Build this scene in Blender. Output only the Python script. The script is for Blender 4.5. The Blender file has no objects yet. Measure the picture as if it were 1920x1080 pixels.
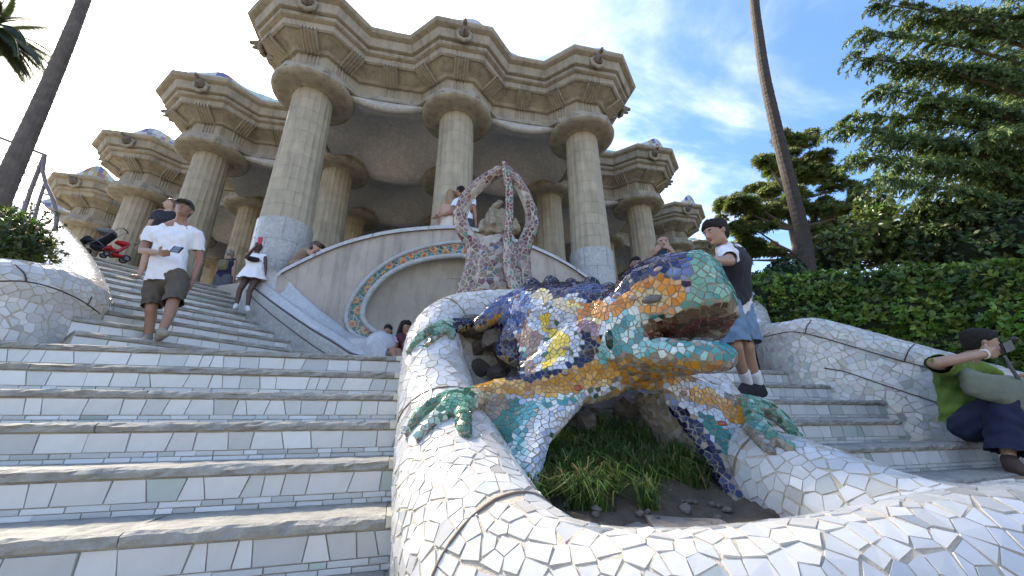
import bpy, bmesh, math, random
import numpy as np
from mathutils import Vector, Matrix, noise
from mathutils.bvhtree import BVHTree
from mathutils.kdtree import KDTree
random.seed(7); rng = np.random.default_rng(7)
SC = bpy.context.scene; COL = SC.collection
R = math.radians
# ------------------------------------------------------------------ camera (at the origin, 1.6 m above the ground)
FPX = 721.0; PITCH = R(20.0); ROLL = R(-0.55)
_c, _s = math.cos(PITCH), math.sin(PITCH)
FW = np.array([0, _c, _s]); _u0 = np.array([0, -_s, _c]); _r0 = np.array([1.0, 0, 0])
RT = _r0*math.cos(ROLL)+_u0*math.sin(ROLL); UP = _u0*math.cos(ROLL)-_r0*math.sin(ROLL)
cd = bpy.data.cameras.new('camera'); cam = bpy.data.objects.new('camera', cd); COL.objects.link(cam)
cd.sensor_width = 36; cd.lens = 36*FPX/1920; cd.clip_start = .05; cd.clip_end = 2000
cam.matrix_world = Matrix(((RT[0], UP[0], -FW[0], 0), (RT[1], UP[1], -FW[1], 0), (RT[2], UP[2], -FW[2], 0), (0, 0, 0, 1)))
SC.camera = cam
# ------------------------------------------------------------------ sky and sun
SUN_AZ, SUN_EL = -50.0, 44.0         # degrees left of the view, above the horizon
wd = bpy.data.worlds.new('World'); SC.world = wd; wd.use_nodes = True
nt = wd.node_tree; N = nt.nodes; Lk = nt.links; N.clear()
def nd(t, **k):
    n = N.new(t)
    for a, b in k.items(): setattr(n, a, b)
    return n
sky = nd('ShaderNodeTexSky', sky_type='NISHITA', sun_disc=False, sun_elevation=R(SUN_EL), sun_rotation=R(SUN_AZ), air_density=1.0, dust_density=1.2, ozone_density=2.0)
tc = nd('ShaderNodeTexCoord')
sep = nd('ShaderNodeSeparateXYZ'); Lk.new(tc.outputs['Generated'], sep.inputs[0])
def mth(op, a, b=None, c=None, clamp=False):
    n = nd('ShaderNodeMath', operation=op, use_clamp=clamp)
    for i, v in enumerate((a, b, c)):
        if v is None: continue
        if isinstance(v, (int, float)): n.inputs[i].default_value = v
        else: Lk.new(v, n.inputs[i])
    return n.outputs[0]
# clouds on a flat layer: direction / (z + .12)
zz = mth('ADD', mth('MAXIMUM', sep.outputs[2], 0.0), .16)
cx = mth('DIVIDE', sep.outputs[0], zz); cy = mth('DIVIDE', sep.outputs[1], zz)
cmb = nd('ShaderNodeCombineXYZ'); Lk.new(cx, cmb.inputs[0]); Lk.new(cy, cmb.inputs[1])
mp = nd('ShaderNodeMapping'); mp.inputs['Rotation'].default_value = (0, 0, R(35)); mp.inputs['Scale'].default_value = (1.0, 1.9, 1)
Lk.new(cmb.outputs[0], mp.inputs[0])
n1 = nd('ShaderNodeTexNoise'); n1.inputs['Scale'].default_value = 1.25; n1.inputs['Detail'].default_value = 9; n1.inputs['Roughness'].default_value = .58; n1.inputs['Distortion'].default_value = .5
Lk.new(mp.outputs[0], n1.inputs['Vector'])
n2 = nd('ShaderNodeTexNoise'); n2.inputs['Scale'].default_value = .8; n2.inputs['Detail'].default_value = 3
Lk.new(cmb.outputs[0], n2.inputs['Vector'])
cl = mth('ADD', mth('MULTIPLY', n1.outputs[0], .65), mth('MULTIPLY', n2.outputs[0], .35))
# glare side: closeness to the sun direction
GA, GE = R(-38.), R(30.); sd = Vector((math.sin(GA)*math.cos(GE), math.cos(GA)*math.cos(GE), math.sin(GE)))      # the bright haze round the veiled sun
dp = nd('ShaderNodeVectorMath', operation='DOT_PRODUCT'); nrm = nd('ShaderNodeVectorMath', operation='NORMALIZE')
Lk.new(tc.outputs['Generated'], nrm.inputs[0]); Lk.new(nrm.outputs[0], dp.inputs[0]); dp.inputs[1].default_value = sd
def smooth(v, a, b):
    n = nd('ShaderNodeMapRange', interpolation_type='SMOOTHSTEP'); Lk.new(v, n.inputs[0]); n.inputs[1].default_value = a; n.inputs[2].default_value = b
    return n.outputs[0]
glare = smooth(dp.outputs['Value'], .79, .97)
cm = smooth(mth('ADD', cl, mth('MULTIPLY', smooth(dp.outputs['Value'], .3, .9), .16)), .505, .76)
hor = smooth(mth('MULTIPLY', sep.outputs[2], -1.0), -.45, -.02)
cov = mth('MAXIMUM', mth('MAXIMUM', mth('ADD', mth('MULTIPLY', cm, .60), .015), glare), mth('MULTIPLY', hor, .45))
mx = nd('ShaderNodeMix', data_type='RGBA'); Lk.new(cov, mx.inputs[0])
tint = nd('ShaderNodeMix', data_type='RGBA', blend_type='MULTIPLY'); tint.inputs[0].default_value = 1; Lk.new(sky.outputs[0], tint.inputs[6]); tint.inputs[7].default_value = (.38, .53, .68, 1)
Lk.new(tint.outputs[2], mx.inputs[6])
cmx = nd('ShaderNodeMix', data_type='RGBA'); Lk.new(glare, cmx.inputs[0]); cmx.inputs[6].default_value = (6.3, 6.0, 5.7, 1); cmx.inputs[7].default_value = (13.5, 12.3, 10.6, 1)
Lk.new(cmx.outputs[2], mx.inputs[7])
bg = nd('ShaderNodeBackground'); bg.inputs[1].default_value = .10; Lk.new(mx.outputs[2], bg.inputs[0])
wo = nd('ShaderNodeOutputWorld'); Lk.new(bg.outputs[0], wo.inputs[0])
sl = bpy.data.lights.new('sun', 'SUN'); sl.energy = 3.2; sl.angle = R(11); sl.color = (1, .88, .72)
so = bpy.data.objects.new('sun', sl); COL.objects.link(so)
so.rotation_euler = Vector((math.sin(R(SUN_AZ))*math.cos(R(SUN_EL)), math.cos(R(SUN_AZ))*math.cos(R(SUN_EL)), math.sin(R(SUN_EL)))).to_track_quat('Z', 'Y').to_euler()
SC.view_settings.view_transform = 'Standard'; SC.view_settings.look = 'None'; SC.view_settings.gamma = 1; SC.view_settings.exposure = 2.55
SC.view_settings.use_curve_mapping = False
# ------------------------------------------------------------------ helpers
def ray(px, py): return RT*((px-960)/FPX)+UP*((540-py)/FPX)+FW
def W(px, py, y):                      # the point seen at a photo pixel, y metres ahead
    r = ray(px, py); return Vector(r*(y/r[1]))
def Wz(px, py, z):
    r = ray(px, py); return Vector(r*(z/r[2]))
def pix(p):
    p = np.asarray(p, float); d = p@FW; return 960+FPX*(p@RT)/d, 540-FPX*(p@UP)/d
A0 = Vector((-5.05, 7.61, 0)); UH = Vector((.9755, .22, 0)); VH = Vector((-.22, .9755, 0)); PU, PV = 3.66, 3.15; ZF = 3.146
def UV(u, v, z=0): return A0+UH*u+VH*v+Vector((0, 0, z))
def toUV(p): d = Vector((p[0], p[1], 0))-A0; return d.dot(UH), d.dot(VH)
def mirror(p):
    u, v = toUV(p); return UV(2*PU-u, v, p[2])
def nm(s): return Vector(s).normalized()

MATS = {}
def mat(name, c1, c2=None, rough=.7, scale=6, bump=0.0, bscale=None, attr=False, spec=.5, detail=6, vary=0.0, trans=0, sheen=0, coat=0, joints=None, streak=0):
    if name in MATS: return MATS[name]
    m = bpy.data.materials.new(name); m.use_nodes = True; t = m.node_tree; b = t.nodes['Principled BSDF']
    b.inputs['Roughness'].default_value = rough; b.inputs['Specular IOR Level'].default_value = spec
    if coat: b.inputs['Coat Weight'].default_value = coat; b.inputs['Coat Roughness'].default_value = .08
    co = t.nodes.new('ShaderNodeTexCoord')
    col = None
    def noise_(sc, det=detail):
        n = t.nodes.new('ShaderNodeTexNoise'); n.inputs['Scale'].default_value = sc; n.inputs['Detail'].default_value = det; n.inputs['Roughness'].default_value = .62
        t.links.new(co.outputs['Object'], n.inputs['Vector']); return n.outputs[0]
    if attr:
        a = t.nodes.new('ShaderNodeAttribute'); a.attribute_name = 'Col'; col = a.outputs['Color']
    if c2 is not None or attr:
        r = t.nodes.new('ShaderNodeMapRange'); t.links.new(noise_(scale), r.inputs[0]); r.inputs[1].default_value = .3; r.inputs[2].default_value = .7
        mxn = t.nodes.new('ShaderNodeMix'); mxn.data_type = 'RGBA'; t.links.new(r.outputs[0], mxn.inputs[0])
        if attr:
            mxn.blend_type = 'MULTIPLY'; t.links.new(col, mxn.inputs[6]); mxn.inputs[7].default_value = (*(c2 or (.82, .80, .76)), 1)
        else:
            mxn.inputs[6].default_value = (*c1, 1); mxn.inputs[7].default_value = (*c2, 1)
        col = mxn.outputs[2]
    if vary:
        oi = t.nodes.new('ShaderNodeObjectInfo'); r2 = t.nodes.new('ShaderNodeMapRange'); t.links.new(oi.outputs['Random'], r2.inputs[0]); r2.inputs[3].default_value = 1-vary; r2.inputs[4].default_value = 1+vary*.5
        h = t.nodes.new('ShaderNodeHueSaturation'); t.links.new(r2.outputs[0], h.inputs['Value'])
        if col is None: h.inputs['Color'].default_value = (*c1, 1)
        else: t.links.new(col, h.inputs['Color'])
        col = h.outputs[0]
    if streak and col is not None:      # rain streaks running down, and dark patches
        mpn = t.nodes.new('ShaderNodeMapping'); mpn.inputs['Scale'].default_value = (5.5, 5.5, .5); t.links.new(co.outputs['Object'], mpn.inputs[0])
        ns = t.nodes.new('ShaderNodeTexNoise'); ns.inputs['Scale'].default_value = 1.0; ns.inputs['Detail'].default_value = 7; ns.inputs['Roughness'].default_value = .7; t.links.new(mpn.outputs[0], ns.inputs['Vector'])
        rs = t.nodes.new('ShaderNodeMapRange'); t.links.new(ns.outputs[0], rs.inputs[0]); rs.inputs[1].default_value = .48; rs.inputs[2].default_value = .72; rs.inputs[3].default_value = 1; rs.inputs[4].default_value = 1-streak
        hs_ = t.nodes.new('ShaderNodeHueSaturation'); t.links.new(rs.outputs[0], hs_.inputs['Value']); t.links.new(col, hs_.inputs['Color']); col = hs_.outputs[0]
    if joints:          # fine mosaic too far away to tell its pieces apart
        sc, jc, amt = joints
        v = t.nodes.new('ShaderNodeTexVoronoi'); v.feature = 'DISTANCE_TO_EDGE'; v.inputs['Scale'].default_value = sc; t.links.new(co.outputs['Object'], v.inputs['Vector'])
        r3 = t.nodes.new('ShaderNodeMapRange'); t.links.new(v.outputs['Distance'], r3.inputs[0]); r3.inputs[1].default_value = .01; r3.inputs[2].default_value = .06
        v2 = t.nodes.new('ShaderNodeTexVoronoi'); v2.inputs['Scale'].default_value = sc; t.links.new(co.outputs['Object'], v2.inputs['Vector'])
        bwn = t.nodes.new('ShaderNodeRGBToBW'); t.links.new(v2.outputs['Color'], bwn.inputs[0])
        r4 = t.nodes.new('ShaderNodeMapRange'); t.links.new(bwn.outputs[0], r4.inputs[0]); r4.inputs[3].default_value = 1-amt; r4.inputs[4].default_value = 1
        h = t.nodes.new('ShaderNodeHueSaturation'); t.links.new(r4.outputs[0], h.inputs['Value'])
        if col is None: h.inputs['Color'].default_value = (*c1, 1)
        else: t.links.new(col, h.inputs['Color'])
        m3 = t.nodes.new('ShaderNodeMix'); m3.data_type = 'RGBA'; t.links.new(r3.outputs[0], m3.inputs[0]); m3.inputs[6].default_value = (*jc, 1); t.links.new(h.outputs[0], m3.inputs[7]); col = m3.outputs[2]
        bm_ = t.nodes.new('ShaderNodeBump'); bm_.inputs['Strength'].default_value = .35; bm_.inputs['Distance'].default_value = .02
        ad = t.nodes.new('ShaderNodeMath'); ad.operation = 'ADD'; t.links.new(r3.outputs[0], ad.inputs[0]); t.links.new(bwn.outputs[0], ad.inputs[1])
        t.links.new(ad.outputs[0], bm_.inputs['Height']); t.links.new(bm_.outputs[0], b.inputs['Normal'])
    if col is not None: t.links.new(col, b.inputs['Base Color'])
    else: b.inputs['Base Color'].default_value = (*c1, 1)
    if bump and not joints:
        bn = t.nodes.new('ShaderNodeBump'); bn.inputs['Strength'].default_value = bump; bn.inputs['Distance'].default_value = .02
        t.links.new(noise_(bscale or scale*4), bn.inputs['Height']); t.links.new(bn.outputs[0], b.inputs['Normal'])
    if trans:
        tb = t.nodes.new('ShaderNodeBsdfTranslucent'); ms = t.nodes.new('ShaderNodeMixShader'); ms.inputs[0].default_value = trans
        if col is not None: t.links.new(col, tb.inputs[0])
        else: tb.inputs[0].default_value = (*c1, 1)
        t.links.new(b.outputs[0], ms.inputs[1]); t.links.new(tb.outputs[0], ms.inputs[2]); t.links.new(ms.outputs[0], t.nodes['Material Output'].inputs[0])
    MATS[name] = m; return m

def link(name, me, m=None, parent=None, kind=None, smooth=False, label=None, cat=None, group=None):
    o = bpy.data.objects.new(name, me); COL.objects.link(o)
    if m is not None and me is not None and not me.materials:
        for q in (m if isinstance(m, (list, tuple)) else [m]): me.materials.append(q)
    if smooth and me is not None: me.shade_smooth()
    if parent is not None: o.parent = parent
    if kind: o['kind'] = kind
    if label: o['label'] = label
    if cat: o['category'] = cat
    if group: o['group'] = group
    return o
def empty(name, loc=(0, 0, 0), rz=0, label=None, cat=None, group=None, kind=None):
    o = bpy.data.objects.new(name, None); COL.objects.link(o); o.location = loc; o.rotation_euler = (0, 0, rz); o.empty_display_size = .1
    if label: o['label'] = label
    if cat: o['category'] = cat
    if group: o['group'] = group
    if kind: o['kind'] = kind
    return o
def mesh(v, f, name='m'):
    me = bpy.data.meshes.new(name); me.from_pydata([tuple(x) for x in v], [], f); me.update(); return me
class MB:                              # collects shapes for one mesh
    def __init__(s): s.v = []; s.f = []; s.c = []
    def add(s, v, f, c=None):
        n = len(s.v); s.v += [tuple(x) for x in v]; s.f += [tuple(i+n for i in q) for q in f]
        if c is not None: s.c += [c]*len(f)
    def box(s, c, sz, ax=None, ay=None, az=None, col=None, taper=1.0):
        c = Vector(c); ax = Vector(ax or (1, 0, 0)).normalized(); az = Vector(az or (0, 0, 1)).normalized(); ay = Vector(ay).normalized() if ay else az.cross(ax).normalized()
        v = []
        for k in (-.5, .5):
            t = 1 if k < 0 else taper
            for i, j in ((-.5, -.5), (.5, -.5), (.5, .5), (-.5, .5)): v.append(c+ax*i*sz[0]*t+ay*j*sz[1]*t+az*k*sz[2])
        s.add(v, [(3, 2, 1, 0), (4, 5, 6, 7), (0, 1, 5, 4), (1, 2, 6, 5), (2, 3, 7, 6), (3, 0, 4, 7)], col)
    def tube(s, pts, rad, n=10, cap=True, col=None):
        pts = [Vector(p) for p in pts]; rad = rad if isinstance(rad, (list, tuple)) else [rad]*len(pts); v = []; f = []
        ref = None
        for i, p in enumerate(pts):
            t = (pts[min(i+1, len(pts)-1)]-pts[max(i-1, 0)]).normalized()
            if ref is None: ref = t.orthogonal().normalized()
            ref = (ref-t*ref.dot(t)).normalized(); b = t.cross(ref)
            for k in range(n):
                a = 2*math.pi*k/n; v.append(p+(ref*math.cos(a)+b*math.sin(a))*rad[i])
        for i in range(len(pts)-1):
            for k in range(n): f.append((i*n+k, i*n+(k+1) % n, (i+1)*n+(k+1) % n, (i+1)*n+k))
        if cap: f.append(tuple(range(n-1, -1, -1))); f.append(tuple((len(pts)-1)*n+k for k in range(n)))
        s.add(v, f, col)
    def lathe(s, c, prof, n=24, ax=(0, 0, 1), col=None, cap=False):
        c = Vector(c); ax = Vector(ax).normalized(); e1 = ax.orthogonal().normalized(); e2 = ax.cross(e1); v = []; f = []
        for r, z in prof:
            for k in range(n):
                a = 2*math.pi*k/n; v.append(c+ax*z+(e1*math.cos(a)+e2*math.sin(a))*r)
        for i in range(len(prof)-1):
            for k in range(n): f.append((i*n+k, i*n+(k+1) % n, (i+1)*n+(k+1) % n, (i+1)*n+k))
        if cap: f.append(tuple(range(n-1, -1, -1))); f.append(tuple((len(prof)-1)*n+k for k in range(n)))
        s.add(v, f, col)
    def mesh(s, name='m'):
        me = mesh(s.v, s.f, name)
        if s.c and len(s.c) == len(s.f): paint(me, s.c)
        return me
    def build(s, name, m=None, parent=None, **k): return link(name, s.mesh(name), m, parent, **k)
def paint(me, cols):                   # one colour per face
    a = me.color_attributes.new(name='Col', type='FLOAT_COLOR', domain='CORNER')
    n = np.empty(len(me.polygons), dtype=np.int32); me.polygons.foreach_get('loop_total', n)
    c = np.ones((len(cols), 4), dtype=np.float32); c[:, :3] = np.asarray(cols, dtype=np.float32)
    a.data.foreach_set('color', np.repeat(c, n, axis=0).ravel())
_ico = None
def ico():
    global _ico
    if _ico is None:
        b = bmesh.new(); bmesh.ops.create_icosphere(b, subdivisions=2, radius=1); _ico = [v.co.copy() for v in b.verts]; b.free()
    return _ico
def hull_into(bm, sph):                # convex hull round a few balls (centre, radius or (rx,ry,rz))
    vs = []
    for p, r in sph:
        p = Vector(p); r = (r, r, r) if not isinstance(r, (tuple, list)) else r
        for q in ico(): vs.append(bm.verts.new((p.x+q.x*r[0], p.y+q.y*r[1], p.z+q.z*r[2])))
    res = bmesh.ops.convex_hull(bm, input=vs)
    bad = [g for g in res['geom_interior'] if isinstance(g, bmesh.types.BMVert)]
    bmesh.ops.delete(bm, geom=bad, context='VERTS')
def blob(hulls, voxel=.02, smooth=4, name='m', mats=None, adapt=0):   # fuse hulls into one continuous skin
    bm = bmesh.new()
    for h in hulls: hull_into(bm, h)
    me = bpy.data.meshes.new('tmp'); bm.to_mesh(me); bm.free()
    return fuse(me, voxel, smooth, name)
def fuse(me, voxel, smooth, name='m', deci=None):
    o = bpy.data.objects.new('tmp', me); COL.objects.link(o)
    r = o.modifiers.new('r', 'REMESH'); r.mode = 'VOXEL'; r.voxel_size = voxel
    if smooth: s = o.modifiers.new('s', 'SMOOTH'); s.factor = .5; s.iterations = smooth
    if deci: d = o.modifiers.new('d', 'DECIMATE'); d.ratio = deci
    dg = bpy.context.evaluated_depsgraph_get(); out = bpy.data.meshes.new_from_object(o.evaluated_get(dg)); out.name = name
    bpy.data.objects.remove(o); bpy.data.meshes.remove(me); out.shade_smooth(); return out
def inside(px, py, poly):
    c = False; n = len(poly); j = n-1
    for i in range(n):
        xi, yi = poly[i]; xj, yj = poly[j]
        if (yi > py) != (yj > py) and px < (xj-xi)*(py-yi)/(yj-yi)+xi: c = not c
        j = i
    return c
def chaikin(pts, it=2, closed=False):
    pts = [Vector(p) for p in pts]
    for _ in range(it):
        q = [] if closed else [pts[0]]
        n = len(pts)
        for i in range(n if closed else n-1):
            a, b = pts[i], pts[(i+1) % n]; q += [a*.75+b*.25, a*.25+b*.75]
        if not closed: q.append(pts[-1])
        pts = q
    return pts
def catmull(pts, n=8):
    P = [Vector(p) for p in pts]; P = [P[0]*2-P[1]]+P+[P[-1]*2-P[-2]]; out = []
    for i in range(1, len(P)-2):
        for k in range(n):
            t = k/n; a, b, c, d = P[i-1:i+3]
            out.append(.5*((2*b)+(-a+c)*t+(2*a-5*b+4*c-d)*t*t+(-a+3*b-3*c+d)*t**3))
    out.append(P[-2]); return out
# ------------------------------------------------------------------ broken-tile mosaic: flat glazed shards laid over a grout body
def shards(me, spacing, colfn, parent, m, name='tile_shard', gap=.10, thick=.0035, single=300, keep=None, bend=.5, mind=.62, sizefn=None, lift=0.0, back=-.35, tilt=.035, matrix=None):
    bm = bmesh.new(); bm.from_mesh(me); bmesh.ops.triangulate(bm, faces=bm.faces[:]); bvh = BVHTree.FromBMesh(bm)
    V = np.array([v.co for v in bm.verts]); T = np.array([[v.index for v in f.verts] for f in bm.faces]); bm.free()
    a, b, c = V[T[:, 0]], V[T[:, 1]], V[T[:, 2]]; cr = np.cross(b-a, c-a); ar = np.linalg.norm(cr, axis=1)/2; cen = (a+b+c)/3
    nn = cr/np.maximum(ar[:, None]*2, 1e-12); vd = -cen/np.linalg.norm(cen, axis=1)[:, None]
    ok = (np.einsum('ij,ij->i', nn, vd) > back)
    d = cen@FW; px = 960+FPX*(cen@RT)/np.maximum(d, .05); py = 540-FPX*(cen@UP)/np.maximum(d, .05)
    ok &= (d > .15) & (px > -500) & (px < 2400) & (py > -400) & (py < 1600)
    if keep is not None: ok &= np.array([keep(Vector(q)) if o_ else False for q, o_ in zip(cen, ok)])
    idx = np.nonzero(ok)[0]
    if not len(idx): return
    A = ar[idx].sum(); n = int(A/(spacing*spacing)*7)
    t = rng.choice(idx, n, p=ar[idx]/A); r1 = np.sqrt(rng.random(n))[:, None]; r2 = rng.random(n)[:, None]
    P = a[t]*(1-r1)+b[t]*r1*(1-r2)+c[t]*r1*r2
    pts = []; nrm_ = []; sp_ = []; grid = {}; cs = spacing*1.0
    for q, ti in zip(P, t):
        s = spacing*(sizefn(q) if sizefn else 1.0); md = s*mind*random.uniform(.85, 1.45); k = tuple(int(math.floor(w/cs)) for w in q); hit = False
        for i in (-1, 0, 1):
            for j in (-1, 0, 1):
                for l in (-1, 0, 1):
                    for z in grid.get((k[0]+i, k[1]+j, k[2]+l), ()):
                        w = pts[z]
                        if (w[0]-q[0])**2+(w[1]-q[1])**2+(w[2]-q[2])**2 < md*md: hit = True; break
                    if hit: break
                if hit: break
            if hit: break
        if hit: continue
        grid.setdefault(k, []).append(len(pts)); pts.append((float(q[0]), float(q[1]), float(q[2]))); nrm_.append(nn[ti]); sp_.append(s)
    kd = KDTree(len(pts))
    for i, q in enumerate(pts): kd.insert(q, i)
    kd.balance()
    out = []
    wt = [random.uniform(-.13, .13)*s_*s_ for s_ in sp_]
    for i, q in enumerate(pts):
        p = Vector(q); nv = bvh.find_nearest(p)[1]; nv = Vector(nrm_[i]) if nv is None else nv
        e1 = nv.orthogonal().normalized(); e2 = nv.cross(e1); s = sp_[i]*1.35
        poly = [(-s, -s), (s, -s), (s, s), (-s, s)]
        for w, j, dist in kd.find_range(p, sp_[i]*2.4):
            if j == i or nv.dot(Vector(nrm_[j])) < .2: continue
            dv = w-p; x, y = dv.dot(e1), dv.dot(e2); h = (x*x+y*y)/2
            if h < 1e-9: continue
            g = h+(wt[i]-wt[j])*.5-gap*spacing*.5*math.sqrt(2*h); np_ = []
            L_ = len(poly)
            for k in range(L_):
                x1, y1 = poly[k]; x2, y2 = poly[(k+1) % L_]; d1 = x1*x+y1*y-g; d2 = x2*x+y2*y-g
                if d1 <= 0: np_.append((x1, y1))
                if (d1 < 0 < d2) or (d2 < 0 < d1): u = d1/(d1-d2); np_.append((x1+(x2-x1)*u, y1+(y2-y1)*u))
            poly = np_
            if len(poly) < 3: break
        # drop the shortest edges so pieces read as angular breaks
        while len(poly) > 4:
            el = [math.hypot(poly[k][0]-poly[(k+1) % len(poly)][0], poly[k][1]-poly[(k+1) % len(poly)][1]) for k in range(len(poly))]
            k = min(range(len(el)), key=el.__getitem__)
            if el[k] > sp_[i]*.40: break
            k2 = (k+1) % len(poly); mpt = ((poly[k][0]+poly[k2][0])/2, (poly[k][1]+poly[k2][1])/2)
            poly = [mpt if z == k else poly[z] for z in range(len(poly)) if z != k2]
        if len(poly) < 3: continue
        tx, ty = random.gauss(0, tilt), random.gauss(0, tilt); top = []; bot = []
        for x, y in poly:
            f_ = p+e1*x+e2*y; g_ = bvh.find_nearest(f_)[0]
            if g_ is None: g_ = f_
            if (g_-f_).length > sp_[i]*2.2: g_ = f_
            z = g_*(bend)+f_*(1-bend)+nv*(thick+lift+tx*x+ty*y)
            top.append(z); bot.append(g_-nv*.004)
        col = colfn(p, nv)
        if col is None: continue
        out.append((top, bot, col, p, sp_[i]))
    out.sort(key=lambda o_: -(o_[4]/max(.2, o_[3].y)) if -30 < pix(o_[3])[0] < 1950 and pix(o_[3])[1] < 1110 else 1)
    rest = MB()
    for k, (top, bot, col, p, s) in enumerate(out):
        L_ = len(top); fs = [tuple(range(L_))]+[(j, j+L_, (j+1) % L_+L_, (j+1) % L_) for j in range(L_)]
        if k < single:
            me_ = mesh([v-p for v in top+bot], fs, name); paint(me_, [col]*len(fs)); o = link(name, me_, m, parent); o.location = p
        else: rest.add(top+bot, fs, col)
    if rest.v: rest.build(name+'s_small', m, parent, kind='stuff')
    return len(out)
def whites(p, n=None):
    r = random.random()
    if r < .84: k = random.uniform(.54, .64); return (k, k*.985, k*.945)
    if r < .95: k = random.uniform(.48, .56); return (k*.97, k*.985, k*.96)
    if r < .99: k = random.uniform(.40, .48); return (k, k*.96, k*.88)
    k = random.uniform(.34, .42); return (k*.95, k, k*.95)
M_TILE = mat('glazed_tile', (1, 1, 1), attr=True, rough=.16, scale=9, c2=(.90, .89, .86), coat=.3, bump=.03, bscale=30)
M_TILE2 = mat('worn_glazed_tile', (1, 1, 1), attr=True, rough=.30, scale=14, c2=(.80, .78, .74), bump=.06, bscale=40)
M_GROUT = mat('grout', (.55, .48, .37), (.42, .37, .29), rough=.9, scale=20, bump=.5, bscale=150)
M_GROUTD = mat('dragon_grout', (.32, .28, .21), (.22, .19, .145), rough=.9, scale=14, bump=.4, bscale=90)
M_STONE = mat('step_stone', (.40, .385, .335), (.23, .225, .20), rough=.9, scale=11, bump=.9, bscale=26, vary=.12)
M_SAND = mat('sandstone', (.38, .345, .27), (.28, .255, .20), rough=.85, scale=1.7, bump=.3, bscale=30, streak=.5)
M_BLOCK = mat('column_sandstone', (.43, .38, .275), (.32, .285, .21), rough=.85, scale=2.2, bump=.22, bscale=40, vary=.06, streak=.35)
M_WHITEM = mat('white_mosaic_far', (.50, .50, .48), (.42, .43, .42), rough=.26, scale=3, joints=(16, (.35, .34, .30), .28))
M_STUCCO = mat('old_render', (.46, .41, .345), (.30, .265, .22), rough=.9, scale=1.4, bump=.3, bscale=25)
# ------------------------------------------------------------------ ground
def terrain(x, y):
    z = -1.6
    r = max(0, min(1, (x-4.4)/3.0)); z += r*r*(3-2*r)*(2.4+max(0, min(y, 14))*.12)
    l = max(0, min(1, (-x-5.2)/3.5)); z += l*l*(3-2*l)*1.9
    return z
gx = [-900, -300, -100, -40]+list(np.linspace(-26, 34, 61))+[60, 120, 320, 900]; gy = [-900, -300, -60]+list(np.linspace(-20, 44, 65))+[70, 140, 320, 900]
gv = [(x, y, terrain(x, y)+.05*noise.noise((x*.7, y*.7, 0))) for y in gy for x in gx]; nx = len(gx)
gf = [(j*nx+i, j*nx+i+1, (j+1)*nx+i+1, (j+1)*nx+i) for j in range(len(gy)-1) for i in range(nx-1)]
link('ground', mesh(gv, gf), mat('soil', (.16, .13, .09), (.09, .075, .05), rough=.95, scale=2.5, bump=.6), kind='structure')
# ------------------------------------------------------------------ lower steps (both sides of the fountain)
RI, TR = .221, .415
SU = Vector((.9607, .2776, 0)); SV = Vector((-.2776, .9607, 0))      # along a step, up the stair
def prow(n, x): return Vector((x, 4.36-TR*n+.289*x, .715-RI*n))
def nosing(p0, ddir, L, depth, h, up, name, parent=None, seg=.045, kind='structure', m=M_STONE, rough=1.0):
    n = max(4, int(L/seg)); v = []; f = []; sec = 9; sd_ = random.uniform(0, 99)
    for i in range(n+1):
        t = L*i/n; b = p0+ddir*t
        k = lambda q, a=.006: (noise.noise((t*9+sd_, q*3.1, sd_))+.7*noise.noise((t*27+sd_, q*5.3, sd_)))*a*1.5*rough
        e = noise.noise((t*1.3+sd_, 0, 7))*.012*rough
        sec_pts = [(0.004, -h+k(1)), (-.006-e+k(2, .010), -h+.002), (-.010-e+k(3, .014), -h*.5), (-.004-e+k(4, .014), -.012+k(5)), (.018-e+k(6, .01), k(7, .004)), (depth*.33, .001+k(8)), (depth*.66, .001+k(9)), (depth, k(10, .003)), (depth, -h)]
        for s_, z in sec_pts: v.append(b+up*s_+Vector((0, 0, z)))
    for i in range(n):
        for j in range(sec): f.append((i*sec+j, (i+1)*sec+j, (i+1)*sec+(j+1) % sec, i*sec+(j+1) % sec))
    f.append(tuple(range(sec))); f.append(tuple(n*sec+j for j in range(sec-1, -1, -1)))
    o = link(name, mesh(v, f), m, parent, kind=kind); return o
M_RISE = mat('riser_tile', (1, 1, 1), attr=True, rough=.22, scale=5, c2=(.88, .88, .86), bump=.04, bscale=30, coat=.2)
def rtile(p, ax, w1, w2, h, out, parent, name='tile', sk=0):
    # trapezoid tile standing on a riser: bottom-left p, along ax
    k = random.random()
    if k < .68: b = random.uniform(.56, .65); c = (b*.995, b, b*.965)
    elif k < .93: b = random.uniform(.46, .55); c = (b*.975, b, b*.965)
    else: b = random.uniform(.40, .5); c = (b*.86, b, b*.92)
    t = .008+random.uniform(-.003, .003); h -= random.uniform(0, .004); z = Vector((0, 0, 1)); q = [Vector((0, 0, 0)), ax*w1, ax*(w2+sk)+z*h, ax*sk+z*h]
    tl = random.uniform(-.005, .005); v = [a+out*(.001) for a in q]+[a*.99+out*(t+(tl if i > 1 else 0)) for i, a in enumerate(q)]
    me = mesh(v, [(4, 5, 6, 7), (0, 1, 5, 4), (1, 2, 6, 5), (2, 3, 7, 6), (3, 0, 4, 7)]); paint(me, [c]*5)
    o = link(name, me, M_RISE, parent); o.location = p; return o
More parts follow.
